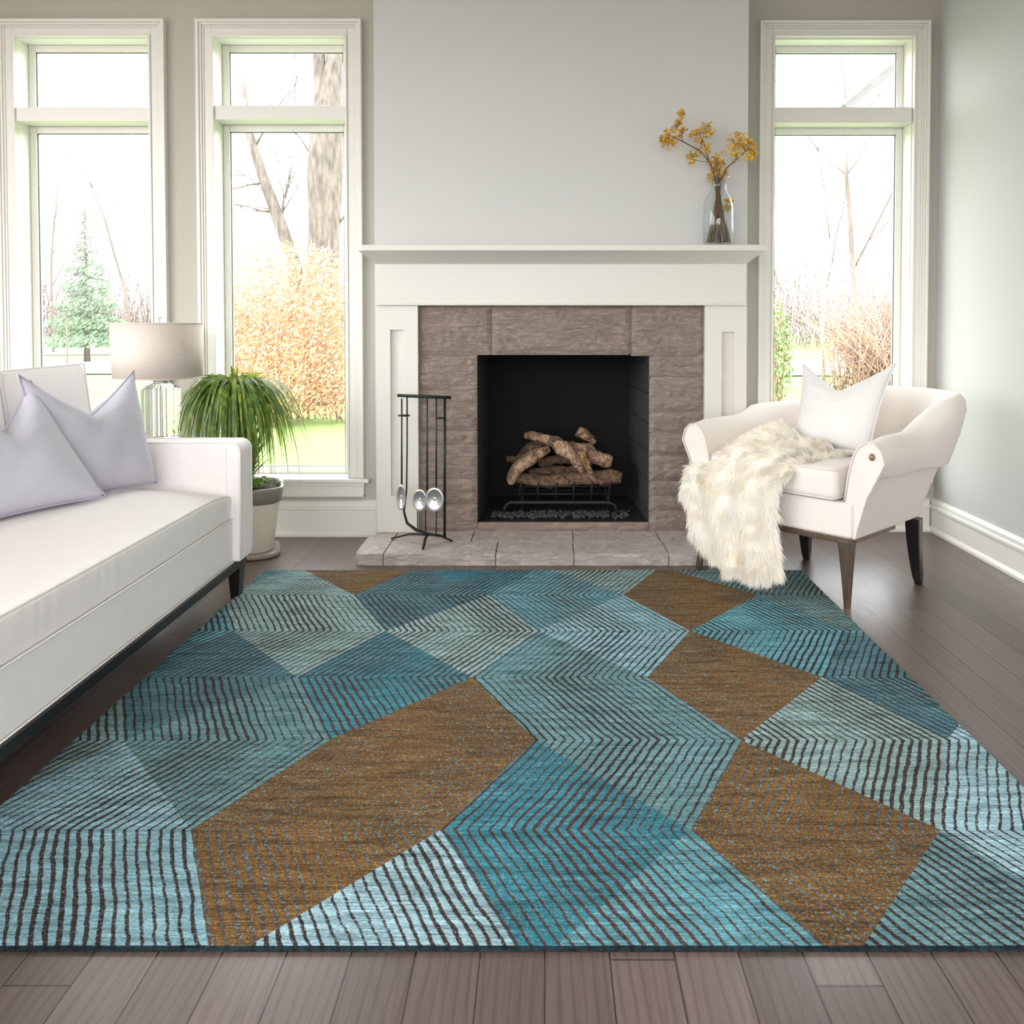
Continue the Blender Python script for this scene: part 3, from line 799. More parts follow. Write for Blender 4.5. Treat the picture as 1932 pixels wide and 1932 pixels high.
# ---------------------------------------------------------------- lamp on its side table
LY = 3.66; LX = P(297, 650, LY).x
tab = thing('side_table', 'small dark side table tucked behind the sofa arm under the lamp', 'table', (LX, LY, 0))
MB().lathe([(0, .50), (.187, .50), (.19, .506), (.19, .518), (.187, .522), (0, .522)], LX, LY, 48).build('table_top', M_dark, tab)
for i in range(3):
    a = 2*pi*i/3+.5
    MB().tube([(LX+.15*cos(a), LY+.15*sin(a), 0), (LX+.12*cos(a), LY+.12*sin(a), .50)], [.012, .016], 10).build('leg', M_dark, tab)
lamp = thing('table_lamp', 'glass column table lamp with a beige linen drum shade', 'lamp', (LX, LY, .522))
lz1 = P(0, 610, LY).z; lz0 = P(0, 712, LY).z; R1 = 81*LY/1600; R0 = 78*LY/1600
sh = MB(); sh.lathe([(R0, lz0), (R1, lz1), (R1-.003, lz1), (R0-.003, lz0)], LX, LY, 64, closed=True); shp = sh.build('lamp_shade', M_shade, lamp)
for z, r in ((lz1, R1), (lz0, R0)): MB().tube([(LX+(r-.001)*cos(2*pi*i/48), LY+(r-.001)*sin(2*pi*i/48), z) for i in range(49)], .003, 6, caps=False).build('shade_trim', M_shade, shp)
gb = MB(); prof = []
for i in range(0, 61):
    z = .545+.235*i/60; r = .079 if i < 54 else .079-.045*(i-54)/6
    prof.append((r, z))
nfl = 96; vs = []; fs = []
for r, z in prof:
    for q in range(nfl): a = 2*pi*q/nfl; rr = r+.0022*cos(a*16); vs.append((LX+.012+rr*cos(a), LY+rr*sin(a), z))
for i in range(len(prof)-1):
    for q in range(nfl): fs.append((i*nfl+q, i*nfl+(q+1) % nfl, (i+1)*nfl+(q+1) % nfl, (i+1)*nfl+q))
fs.append(tuple(range(nfl-1, -1, -1))); fs.append(tuple(range((len(prof)-1)*nfl, len(prof)*nfl)))
gb.add(vs, fs, True); gb.build('glass_column', M_lglass, lamp)
MB().lathe([(0, .522), (.092, .522), (.094, .53), (.090, .544), (0, .545)], LX+.012, LY, 40).build('lamp_base', M_chrome, lamp)
MB().lathe([(0, .778), (.03, .778), (.03, .792), (.012, .80), (.010, .86), (.012, .93), (0, .93)], LX+.012, LY, 24).build('lamp_neck', M_chrome, lamp)
hr = MB(); rh = .0016
for i in range(3):
    a = 2*pi*i/3; hr.tube([(LX+.012, LY, lz1-.03), (LX+(R1-.004)*cos(a), LY+(R1-.004)*sin(a), lz1-.006)], rh, 5)
hr.tube([(LX+.012, LY, .92), (LX+.012, LY, lz1+.012)], .002, 6); hr.build('shade_carrier', M_chrome, lamp)
MB().ball((LX+.012, LY, lz1+.018), .009, 12, 8).build('finial', M_lglass, lamp)

# ---------------------------------------------------------------- potted plant
PYc = 3.80; PXc = P(463, 900, PYc).x
plant = thing('potted_plant', 'ponytail palm with arching grassy leaves in a cream ceramic pot', 'plant', (PXc, PYc, 0))
def sq_ring(hw, z, n=48, pw=3.6):
    r = []
    for i in range(n):
        a = 2*pi*i/n; c, s = cos(a), sin(a); k_ = (abs(c)**pw+abs(s)**pw)**(-1/pw)
        x, y = hw*k_*c, hw*k_*s; b = radians(18)
        r.append((PXc+x*cos(b)-y*sin(b), PYc+x*sin(b)+y*cos(b), z))
    return r
def sq_solid(name, prof, mat, parent, open_top=False):
    m = MB(); m.grid([sq_ring(h, z) for h, z in prof], closed_u=True)
    n = 48; L = len(m.v)
    m.f.append(tuple(range(n-1, -1, -1))); m.sm.append(False)
    if not open_top: m.f.append(tuple(range(L-n, L))); m.sm.append(False)
    return m.build(name, mat, parent)
sq_solid('saucer', [(.132, 0), (.148, .006), (.146, .022), (.125, .024)], M_band, plant)
sq_solid('pot', [(.110, .022), (.118, .03), (.128, .10), (.142, .20), (.150, .245), (.150, .25), (.140, .25)], M_pot, plant)
sq_solid('rim_band', [(.151, .244), (.158, .252), (.163, .30), (.163, .312), (.156, .314), (.150, .30), (.148, .285)], M_band, plant, True)
sq_solid('soil', [(.146, .262), (.149, .285), (.10, .298), (.04, .30)], M_soil, plant)
rl = random.Random(11)
def blade(m, pts, w0, seedv=0, twist=0, droop_n=None):
    pts = [Vector(p) for p in pts]; L = []; R = []
    n = len(pts)
    for i, p in enumerate(pts):
        t = (pts[min(i+1, n-1)]-pts[max(0, i-1)]).normalized()
        side = t.cross(Vector((cos(seedv), sin(seedv), .3))).normalized()
        f = i/(n-1); ww = w0*(.5+1.0*min(1, f*4))*(1-f**2.2)+.0004
        L.append(p-side*ww); R.append(p+side*ww)
    m.grid([L, R])
stems = MB(); heads = []
base = Vector((PXc-.01, PYc, .29))
for i in range(40):
    a = rl.random()*2*pi; r0 = rl.random()*.035; r1 = .02+rl.random()*.04
    top = Vector((PXc-.045+r1*cos(a), PYc+r1*sin(a), .67+rl.random()*.06))
    b = base+Vector((r0*cos(a), r0*sin(a), -.01))
    mid = (b+top)/2+Vector((cos(a)*.02, sin(a)*.02, 0))
    stems.tube([b, mid, top], [.0052, .0042, .003], 6); heads.append(top)
stems.build('stems', M_leaf, plant)
lf = MB()
for i in range(430):
    a = rl.random()*2*pi; hd = Vector((PXc-.045, PYc, .722+rl.random()*.03))+Vector((cos(a)*.01, sin(a)*.01, 0))
    sp_ = .13+rl.random()*.165; 
    if cos(a) > .3 and rl.random() < .5: sp_ += .05
    lift = .015+rl.random()*.07; drop = .10+rl.random()*.30
    pts = []
    for q in range(11):
        t = q/10; x = sp_*(1-(1-t)**1.8); z = lift*4*t*(1-t)*(1-t)*1.6-drop*t**2.1
        pts.append(hd+Vector((cos(a)*x, sin(a)*x*.8, z)))
    blade(lf, pts, .0030+rl.random()*.0026, a)
for i in range(190):       # leaves that rise from the soil
    a = rl.random()*2*pi; hd = base+Vector((cos(a)*.02, sin(a)*.02, 0)); ht = .15+rl.random()*.32; sp_ = .04+rl.random()*.15
    pts = [hd+Vector((cos(a)*sp_*t**1.5, sin(a)*sp_*t**1.5, ht*t-ht*.35*t**4)) for t in [q/9 for q in range(10)]]
    blade(lf, pts, .003+rl.random()*.002, a)
for i in range(10):
    a = rl.random()*2*pi; pts = [Vector((PXc-.045+cos(a)*.02*t, PYc+sin(a)*.02*t, .75+.10*t)) for t in [q/5 for q in range(6)]]
    blade(lf, pts, .006, a)
lf.build('long_leaves', M_leaf, plant, recalc=False)
bl = MB()
for i in range(26):
    a = rl.random()*2*pi; r = .02+rl.random()*.10; c0 = Vector((PXc+.04+r*cos(a)*.8, PYc+r*sin(a)*.8, .30))
    d = Vector((cos(a), sin(a), .25)).normalized(); L = .035+rl.random()*.03
    pts = [c0+d*L*t+Vector((0, 0, .025*sin(pi*t))) for t in [q/5 for q in range(6)]]
    blade(bl, pts, .009, a)
bl.build('ground_leaves', M_leafb, plant, recalc=False)

# ---------------------------------------------------------------- fireplace tool set
TY = 3.78
tsx = lambda px, py, y=TY: P(px, py, y)
ts = thing('fireplace_tool_stand', 'black wrought iron fireplace tool stand on the left of the hearth', 'tool stand', (P(800, 1010, TY).x, TY, HZ))
top_l = tsx(750, 746); top_r = tsx(851, 750)
MB().tube([top_l, (top_l+top_r)/2+Vector((0, -.006, 0)), top_r], .0075, 10).build('top_bar', M_iron, ts)
up = MB(); pl = [tsx(768, 750), tsx(768, 850), tsx(767, 925), tsx(762, 965), tsx(768, 987), tsx(785, 1000, TY-.01), tsx(812, 1008, TY-.02), tsx(842, 1013, TY-.02)]
up.tube(pl, [.0055, .0055, .006, .008, .010, .011, .010, .007], 10, flat=.6); up.build('curved_post', M_iron, ts)
MB().tube([tsx(839, 752), tsx(839, 1012, TY-.015)], .0062, 10).build('right_post', M_iron, ts)
for px in (788, 803, 823):
    MB().tube([tsx(px, 962), tsx(px, 1004+(px-788)*.12, TY-.015)], .0028, 8).build('lower_bar', M_iron, ts)
hubp = tsx(806, 1009, TY-.018)
for e in (G(739, 1016, HZ+.005), G(798, 1036, HZ+.005), G(853, 1021, HZ+.005)):
    mid = (hubp+e)/2+Vector((0, 0, .012))
    m = MB(); m.tube([hubp, mid, e, e+Vector((0,0,-.0015))], [.007, .007, .006, .005], 8, flat=.7); m.build('foot', M_iron, ts)
m = MB(); c0 = tsx(762, 784); m.tube([c0+Vector((.024*cos(2*pi*i/20), .012*sin(2*pi*i/20), 0)) for i in range(21)], .004, 6, caps=False); m.build('collar', M_iron, ts)
m = MB(); c0 = tsx(832, 789); m.tube([c0+Vector((.018*cos(2*pi*i/20), .010*sin(2*pi*i/20), 0)) for i in range(21)], .004, 6, caps=False); m.build('collar', M_iron, ts)
def tool(px, pyt, cx_, cy_, rx, ry, label, dy):
    y = TY+dy
    t = thing('fireplace_tool', label, 'fireplace tool', P(cx_, cy_, y), 'long handled tools hanging on the iron stand')
    a = P(px, pyt, y); b = P(px, cy_-ry+4, y)
    MB().tube([a, (a+b)/2, b], [.0036, .0036, .0042], 8).build('rod', M_iron, t)
    m = MB(); rings = []; c = P(cx_, cy_, y); s = y/1600
    for q in range(7):
        f = q/6; rings.append([c+Vector((rx*s*f*cos(2*pi*i/32), .010*(1-f*f)-.004, ry*s*f*sin(2*pi*i/32))) for i in range(32)])
    m.grid(rings, closed_u=True)
    o = pan = m.build('round_pan', M_chrome, t); sd = o.modifiers.new('s', 'SOLIDIFY'); sd.thickness = .0025
    MB().tube([c+Vector((rx*s*cos(2*pi*i/32), -.004, ry*s*sin(2*pi*i/32))) for i in range(33)], .0022, 6, caps=False).build('pan_rim', M_chrome, pan)
tool(758, 752, 757, 938, 8, 24, 'narrow steel headed fireplace tool hanging leftmost on the iron stand', -.022)
tool(806, 752, 792, 943, 13, 20, 'fireplace tool with mid sized oval steel pan, between the other two', -.026)
tool(823, 752, 820, 942, 17, 22, 'fireplace tool with the widest round steel pan, beside the right post', -.034)

# ---------------------------------------------------------------- grate, logs
gy0, gy1 = 4.20, 4.42
gr = thing('fire_grate', 'black iron fire grate holding the logs in the firebox', 'grate', (P(1065, 950, gy0).x, 4.3, fz0))
for z_, y_ in ((918, gy0), (932, gy0)):
    MB().tube([P(975, z_, gy0), P(1155, z_, gy0)], .004, 6).build('cross_bar', M_grate, gr)
MB().tube([P(970, 925, gy1), P(1160, 925, gy1)], .005, 6).build('cross_bar', M_grate, gr)
for i, px in enumerate((981, 1014, 1049, 1082, 1116, 1150)):
    a = P(px, 944, gy0); b = P(px, 925, gy0); c = P(px+2, 910, gy0-.02)
    MB().tube([a, b, c], [.005, .006, .004], 6).build('upright', M_grate, gr)
    MB().tube([P(px, 926, gy0), P(px, 918, gy1)], .005, 6).build('support_bar', M_grate, gr)
for px in (985, 1148):
    for yy in (gy0+.03, gy1): MB().tube([(P(px, 930, gy0).x, yy, P(0, 930, gy0).z), (P(px, 930, gy0).x, yy, fz0)], .006, 6).build('leg', M_grate, gr)
by_ = 4.12
bar = MB(); pts = [P(948, 972, by_), P(954, 955, by_), P(962, 948, by_), P(1060, 948, by_), P(1150, 948, by_), P(1160, 953, by_), P(1166, 972, by_)]
pts[0].z = pts[-1].z = fz0+.004
tag(bar.tube(pts, .009, 10).build('ember_guard', M_grate), 'black bent iron bar standing in front of the fire grate', 'fire guard')
em = MB(); re_ = random.Random(5)
for i in range(420):
    x = fo0+.06+re_.random()*(fo1-fo0-.14); y = WB+.05+re_.random()*.12
    em.ball((x, y, fz0+.004+re_.random()*.012), .006+re_.random()*.007, 6, 4, (1, 1, .7))
tag(em.build('ember_gravel', M_gravel), 'dark grey gravel and ash on the firebox floor', 'gravel', kind='stuff')
def log(name, pts, rad, mat, label, seed, flat=.85):
    pts = [P(*p) for p in pts]; dense = []; rr = []
    n = len(pts); K = 7
    for i in range(n-1):
        for q in range(K):
            t = q/K; p0 = pts[max(i-1, 0)]; p1 = pts[i]; p2 = pts[i+1]; p3 = pts[min(i+2, n-1)]
            dense.append(.5*((2*p1)+(-p0+p2)*t+(2*p0-5*p1+4*p2-p3)*t*t+(-p0+3*p1-3*p2+p3)*t**3)); rr.append(rad[i]*(1-t)+rad[i+1]*t)
    dense.append(pts[-1]); rr.append(rad[-1])
    m = MB(); m.tube(dense, [r*4.25/1600 for r in rr], 18, flat=flat)
    out = []
    for v in m.v:
        k_ = noise.noise(Vector((v[0]*22+seed, v[1]*22, v[2]*22)))*.011 + noise.noise(Vector((v[0]*70+seed, v[1]*70, v[2]*70)))*.005
        out.append((v[0]+k_, v[1]+k_*.5, v[2]+k_))
    m.v = out
    return tag(m.build(name, mat, bevel=.002, seg=1), label, 'log', 'logs stacked on the grate')
log('fire_log', [(975, 903, 4.24), (1030, 907, 4.25), (1090, 903, 4.25), (1150, 900, 4.24), (1172, 902, 4.24)], [9, 16, 15, 18, 12], M_log2, 'thick horizontal fire log lying lowest, directly on the grate', 1)
log('fire_log', [(1000, 891, 4.34), (1050, 888, 4.34), (1110, 886, 4.34)], [8, 10, 9], M_log2, 'slim horizontal fire log just above the lowest log', 2)
log('fire_log', [(1015, 874, 4.40), (1050, 868, 4.40), (1088, 868, 4.40)], [8, 11, 9], M_log2, 'dark reddish fire log half hidden behind the crossing logs', 3)
log('fire_log', [(961, 913, 4.16), (975, 885, 4.18), (1005, 862, 4.2), (1035, 846, 4.24)], [10, 15, 17, 9], M_log1, 'curved fire log reaching down to the lower left', 4, .7)
log('fire_log', [(992, 820, 4.26), (1030, 828, 4.22), (1062, 844, 4.18), (1086, 868, 4.15), (1098, 892, 4.14)], [9, 14, 18, 14, 6], M_log1, 'long speckled fire log slanting across the top of the stack', 5, .7)
log('fire_log', [(1092, 850, 4.19), (1104, 870, 4.16), (1116, 893, 4.15)], [4, 8, 6], M_log3, 'small light split wedge of firewood pointing down right', 6)
log('fire_log', [(1075, 842, 4.30), (1105, 850, 4.27), (1130, 864, 4.24), (1153, 872, 4.24)], [12, 15, 15, 13], M_log1, 'ridged fire log ending in a blunt face at the right', 7)
log('fire_log', [(1090, 813, 4.36), (1106, 822, 4.36), (1122, 836, 4.36)], [9, 13, 8], M_log1, 'short stubby fire log standing highest at the back right', 8)
log('fire_log', [(953, 868, 4.42), (968, 866, 4.42), (985, 868, 4.42)], [7, 8, 7], M_log2, 'short dark fire log stub at the far left of the stack', 9)
log('fire_log', [(980, 866, 4.38), (1000, 846, 4.36), (1030, 834, 4.34)], [9, 13, 10], M_log2, 'mottled fire log tucked behind the curved left log', 10)

# ---------------------------------------------------------------- vase with dried branches
VY = 3.925; vs_ = VY/1600; vc = P(1355, 440, VY)
va = thing('glass_vase', 'clear glass bottle vase at the right end of the mantel shelf', 'vase', (vc.x, VY, SHZ))
vz = lambda py: P(0, py, VY).z
prof = [(0, SHZ+.0005), (26*vs_, SHZ+.0005), (28*vs_, SHZ+.006), (28.5*vs_, vz(420)), (28*vs_, vz(390)), (25*vs_, vz(376)), (18*vs_, vz(364)), (15*vs_, vz(356)), (15*vs_, vz(348)), (19*vs_, vz(338)), (22*vs_, vz(334))]
inner = [(r-.003, z+(.012 if i < 2 else 0)) for i, (r, z) in enumerate(prof[1:])][::-1]
va_m = MB(); va_m.lathe(prof+inner+[(0, SHZ+.013)], vc.x, VY, 48); va_m.build('vase_body', M_vglass, va)
rb = random.Random(21)
def branch(name, stem, clusters, label, fm, nfl, spread):
    t = thing(name, label, 'dried branch', (vc.x, VY, SHZ+.015), 'dried flowering branches in the vase')
    m = MB(); pts = [P(x, y, VY+d) for x, y, d in stem]
    pts[0].z = SHZ+.018
    m.tube(pts, [.0032]*(len(pts)-1)+[.0014], 6)
    for (x, y, d, r) in clusters:
        c = P(x, y, VY+d); 
        near = min(pts[1:], key=lambda q: (q-c).length); m.tube([near, (near+c)/2+Vector((0,0,-.004)), c], [.0018, .0014, .001], 5)
    m.build('stem', M_stem, t)
    f = MB(); lf2 = MB()
    for (x, y, d, r) in clusters:
        c = P(x, y, VY+d)
        for i in range(int(nfl*1.7)):
            o = Vector((rb.gauss(0, 1), rb.gauss(0, 1)*.6, rb.gauss(0, 1))); o = o*r*vs_*.55
            p = c+o
            m2 = f if rb.random() < .75 else lf2
            # a small cupped blossom: five petals round a centre
            ax = Vector((rb.gauss(0,1), rb.gauss(0,1), rb.gauss(0,1)+.6)).normalized(); u = ax.orthogonal().normalized(); w_ = ax.cross(u)
            s = .0055+rb.random()*.0055
            for q in range(5):
                an = 2*pi*q/5+rb.random()*.3; dd = u*cos(an)+w_*sin(an); sd = ax.cross(dd)
                m2.add([p, p+dd*s*.6+sd*s*.38+ax*s*.35, p+dd*s*1.15+ax*s*.8, p+dd*s*.6-sd*s*.38+ax*s*.35], [(0,1,2,3)], True)
            m2.ball(p+ax*s*.2, s*.35, 5, 4)
            if rb.random() < .6: m2.tube([c, p], .0006, 3)
    f.build('blossoms', fm, t, recalc=False); lf2.build('pale_blossoms', M_flower2, t, recalc=False)
branch('flower_branch', [(1345, 455, .0), (1354, 400, 0), (1352, 345, 0), (1345, 315, 0), (1322, 285, -.01), (1290, 268, -.02), (1257, 252, -.03)],
       [(1286, 216, -.02, 6), (1280, 232, -.02, 7), (1285, 248, -.02, 11), (1262, 254, -.03, 10), (1255, 266, -.03, 9), (1268, 270, -.03, 8), (1250, 262, -.03, 6)], 'dried yellow branch reaching far out to the left from the vase', M_flower, 15, 1)
branch('flower_branch', [(1340, 456, .01), (1352, 390, .005), (1350, 340, 0), (1338, 305, 0), (1328, 270, 0), (1318, 250, 0)],
       [(1335, 240, 0, 9), (1340, 250, 0, 7), (1320, 262, 0, 11), (1312, 250, 0, 7), (1304, 300, 0, 10), (1308, 292, 0, 8), (1330, 280, 0, 10)], 'dried yellow branch standing upright in the middle of the vase', M_flower, 14, 1)
branch('flower_branch', [(1368, 456, -.01), (1358, 400, 0), (1357, 345, 0), (1370, 318, 0), (1390, 300, .0), (1412, 280, .01)],
       [(1395, 258, .0, 10), (1385, 270, 0, 12), (1400, 275, 0, 13), (1416, 268, .01, 9), (1420, 285, .01, 8), (1416, 296, .01, 7), (1388, 290, 0, 11)], 'dried yellow branch leaning to the right, past the edge of the chimney breast', M_flower, 15, 1)
branch('flower_branch', [(1375, 458, .01), (1362, 400, .005), (1356, 345, .01), (1352, 312, .01)],
       [(1353, 300, .01, 10), (1345, 312, .01, 8), (1362, 308, .01, 9), (1355, 322, .01, 9), (1376, 378, .0, 6), (1372, 392, .0, 6), (1345, 335, 0, 8), (1368, 328, 0, 9)], 'shortest dried branch low in the vase mouth', M_flower, 12, 1)
m = MB()
for i in range(46):
    a = rb.random()*2*pi; a2 = a+pi+rb.random()-.5; r0 = 24*vs_*rb.random()**.5; r1 = 13*vs_*rb.random()
    b = Vector((vc.x+r0*cos(a), VY+r0*sin(a), SHZ+.018)); e = Vector((vc.x+r1*cos(a2), VY+r1*sin(a2), vz(352-rb.random()*26)))
    m.tube([b, (b+e)/2+Vector((rb.gauss(0,.003), 0, 0)), e], [.0016, .0014, .0008], 5)
    e2 = e+Vector((cos(a2)*.02, sin(a2)*.015, .02+rb.random()*.02)); m.tube([e, e2], .0007, 4)
tag(m.build('twig_bundle', M_stem), 'tangle of thin brown twigs standing inside the glass vase', 'twigs', kind='stuff')

# ---------------------------------------------------------------- armchair
CC = Vector((1.111, 3.479, 0)); EX = Vector((.68, -.733, 0)).normalized(); ED = Vector((.733, .68, 0)).normalized()
def CH(a, b, z): return CC+EX*a+ED*b+Vector((0, 0, z))
CM = Matrix(((EX.x, ED.x, 0, CC.x), (EX.y, ED.y, 0, CC.y), (0, 0, 1, 0), (0, 0, 0, 1)))
ch = thing('armchair', 'cream upholstered barrel armchair with flared arms beside the fireplace', 'armchair', tuple(CC))
def smooth(a, b, x):
    t = max(0, min(1, (x-a)/(b-a))); return t*t*(3-2*t)
# inner line of the shell, seen from above, with an outward normal
path = []
IW = .282; FB = -.305; BK = .33; RC = .13
NS = 14
for i in range(NS+1): path.append((-IW, FB+(BK-RC-FB)*i/NS, -1, 0))
for i in range(1, 13): a = pi-(pi/2)*i/12; path.append((-IW+RC+RC*cos(a), BK-RC+RC*sin(a), cos(a), sin(a)))
for i in range(1, 6): path.append((-IW+RC+(2*IW-2*RC)*i/6, BK, 0, 1))
for i in range(0, 12): a = pi/2-(pi/2)*i/12; path.append((IW-RC+RC*cos(a), BK-RC+RC*sin(a), cos(a), sin(a)))
for i in range(NS+1): path.append((IW, BK-RC-(BK-RC-FB)*i/NS, 1, 0))
shell = MB(); rows = []
for (x, y, nx, ny) in path:
    back = smooth(.02, .32, y)
    frontness = smooth(FB+.12, FB, y)
    top = .632 - .015*frontness + ((.04*smooth(.0, .3, y)+.09*smooth(-.25, .08, x)*smooth(.25, .33, y)) if x < .1 else .13*smooth(-.04, .28, y))
    fr_ = smooth(FB+.11, FB, y)**1.5; lip = (.485-.01*back)*(1-fr_)+(top-.098)*fr_
    lean = .17+.13*back
    th = .085
    prof = [(0, .27), (0, .40), (0, top-.12), (.006, top-.055), (.022, top-.018), (.048, top), (.078, top-.004), (.104, top-.026), (.120, top-.062), (.124, (top+lip)/2-.02), (.116, lip+.006), (.106, lip-.003), (.092, lip+.004), (.084, lip-.012), (.074, .40), (.060, .30), (.052, .262), (.02, .262)]
    fp = {10: (.119, lip+.014), 11: (.112, lip-.010), 12: (.103, lip-.036), 13: (.095, lip-.066), 14: (.080, .42)}
    prof = [(d*(1-fr_)+fp[i][0]*fr_, z*(1-fr_)+fp[i][1]*fr_) if i in fp else (d, z) for i, (d, z) in enumerate(prof)]
    r = []
    for d, z in prof:
        l = lean*max(0, z-.30)**1.15 if z > .30 else 0
        taper = 0
        dd = d+l
        r.append(CH(x+nx*dd, y+ny*dd - .02*frontness*0, z))
    rows.append(r)
shell.grid(rows, closed_u=True)
nn = len(rows[0]); L = len(shell.v)
# closed front ends
shell.f.append(tuple(range(nn))); shell.sm.append(False); shell.f.append(tuple(range(L-1, L-nn-1, -1))); shell.sm.append(False)
so = shell.build('arm_and_back_shell', M_chair, ch, bevel=.004, seg=3)
# piping along the outer front edge of each arm and below the lip
for k_ in (0, len(rows)-1):
    pts = [Vector(p)-ED*.004 for p in rows[k_][1:14]]
    MB().tube(pts, .003, 6).build('piping', M_chair, so)
MB().tube([Vector(r[13]) for r in rows[3:-3]], .0022, 6).build('seam', M_chair, so)
# base box and cushion in chair space
def rb_box(name, a0, a1, b0, b1, z0, z1, mat, bevel, parent=ch, seg=4):
    m = MB().box((a0, b0, z0), (a1, b1, z1)); return m.build(name, mat, parent, M=CM, loc=(0,0,0), bevel=bevel, seg=seg)
rb_box('seat_base', -.328, .328, -.318, .30, .262, .392, M_chair, .014)
cu = MB(); n = 22
def cpt(u, v, s):
    a = u*.272; b = -.075+v*.268; rr = (1-abs(u)**8)*(1-abs(v)**8)
    return Vector((a, b, .457+s*(.058*rr**.35+(.022 if s > 0 else .0)*(1-u*u)*(1-v*v))))
cu.grid([[cpt(-1+2*i/n, -1+2*j/n, 1) for i in range(n+1)] for j in range(n+1)]); cu.grid([[cpt(-1+2*i/n, -1+2*j/n, -1) for i in range(n+1)] for j in range(n+1)], flip=True)
m = MB().box((-.280, -.345, .398), (.280, .28, .515))
co_ = m.build('seat_cushion', M_chair, ch, M=CM, bevel=.028, seg=6)
for zz in (.404, .509):
    pts = [CM @ Vector(p) for p in ((-.262, -.343, zz), (.262, -.343, zz), (.270, -.334, zz), (.270, .0, zz))]
    MB().tube(pts, .003, 6).build('piping', M_chair, co_)
# under-frame
m = MB(); m.box((-.320, -.312, .240), (.320, -.292, .264)).box((.300, -.29, .240), (.320, .05, .264)).box((-.320, -.29, .240), (-.300, .05, .264))
m.build('under_frame', M_bronze, ch, M=CM, bevel=.002)
def front_leg(a, b, a2, b2):
    m = MB(); n = 6; v = []
    for (ca, cb, z, r) in ((a2, b2, .0, .015), (a2, b2, .012, .016), ((a+a2)/2, (b+b2)/2, .13, .027), (a, b, .250, .040)):
        for i in range(8):
            an = 2*pi*i/8+pi/8; v.append(CM @ Vector((ca+r*cos(an)*(1.0 if i % 2 else .82), cb+r*sin(an)*(1.0 if i % 2 else .82), z)))
    f = [(7,6,5,4,3,2,1,0), tuple(range(24, 32))]
    for k_ in range(3):
        for i in range(8): f.append((k_*8+i, k_*8+(i+1) % 8, (k_+1)*8+(i+1) % 8, (k_+1)*8+i))
    m.add(v, f); return m.build('front_leg', M_bronze, ch, bevel=.0015)
front_leg(.292, -.285, .290, -.272); front_leg(-.300, -.285, -.360, -.300)
def rear_leg(a, b, a2, b2):
    m = MB(); pts = []; rr = []
    for i in range(9):
        t = i/8; z = .262*(1-t); pts.append(CM @ Vector((a+(a2-a)*t**1.8, b+(b2-b)*t**1.8, z))); rr.append(.047-.020*t**1.3 if t < .95 else .022)
    m.tube(pts, rr, 4, flat=.8); return m.build('rear_leg', M_dark, ch, bevel=.004)
rear_leg(.325, .20, .350, .195); rear_leg(-.13, .15, -.142, .194)
bt = rows[-1][9]
bp_ = Vector(rows[-1][5])*.55+Vector(rows[-1][11])*.45-ED*.006
MB().ball(bp_, .010, 12, 8, (1, 1, 1.3)).build('arm_button', M_button, so)

pillow('chair_cushion', CH(-.125, .04, .520), CH(.215, .04, .520), CH(-.170, .195, P(0, 688, 3.73).z+.005), CH(.252, .185, P(0, 688, 3.41).z+.005), .062, .135, M_wcush, M_wcush,
       'white linen cushion with chopped top standing on the armchair seat', seed=8.8)

# fur throw
def TP(px, py, b):
    k_ = (px-PX0)/FPX
    A = CC+ED*b                     # X = A.x + EX.x a ; Y = A.y + EX.y a ; X = k_ Y (nearly)
    a = (k_*A.y-A.x)/(EX.x-k_*EX.y)
    Y = A.y+EX.y*a
    return P(px, py, Y)
ctrl = [
 [(1372, 862, .00), (1428, 826, .00), (1482, 814, .00), (1532, 836, .00), (1572, 852, .0), (1604, 866, -.01)],
 [(1345, 874, -.10), (1402, 838, -.10), (1462, 820, -.10), (1512, 842, -.08), (1552, 858, -.07), (1596, 872, -.05)],
 [(1322, 884, -.22), (1372, 856, -.22), (1430, 834, -.22), (1480, 846, -.2), (1515, 860, -.18), (1556, 876, -.15)],
 [(1304, 896, -.34), (1345, 880, -.34), (1398, 860, -.34), (1440, 862, -.33), (1480, 870, -.31), (1520, 882, -.29)],
 [(1296, 922, -.385), (1335, 918, -.385), (1378, 904, -.385), (1416, 900, -.38), (1448, 902, -.38), (1480, 908, -.375)],
 [(1306, 955, -.39), (1336, 955, -.40), (1374, 950, -.40), (1408, 946, -.40), (1440, 944, -.40), (1462, 944, -.39)],
 [(1312, 990, -.38), (1342, 995, -.39), (1376, 995, -.39), (1408, 992, -.40), (1438, 992, -.40), (1460, 990, -.39)],
 [(1322, 1015, -.37), (1350, 1030, -.38), (1382, 1035, -.39), (1414, 1038, -.40), (1442, 1036, -.41), (1464, 1030, -.40)],
 [(1340, 1036, -.37), (1362, 1058, -.38), (1390, 1070, -.40), (1420, 1080, -.42), (1446, 1082, -.43), (1468, 1072, -.41)],
]
CP = [[TP(*p) for p in r] for r in ctrl]
def cr(p0, p1, p2, p3, t): return .5*((2*p1)+(-p0+p2)*t+(2*p0-5*p1+4*p2-p3)*t*t+(-p0+3*p1-3*p2+p3)*t**3)
def ev(u, v):
    R = len(CP)-1; C = len(CP[0])-1
    r = min(int(v*R), R-1); t = v*R-r; c = min(int(u*C), C-1); s = u*C-c
    q = []
    for i in (-1, 0, 1, 2):
        ri = max(0, min(R, r+i)); row = CP[ri]
        q.append(cr(row[max(0, c-1)], row[c], row[c+1], row[min(C, c+2)], s))
    return cr(q[0], q[1], q[2], q[3], t)
NU, NV = 56, 72; T0 = [[ev(i/NU, j/NV) for i in range(NU+1)] for j in range(NV+1)]
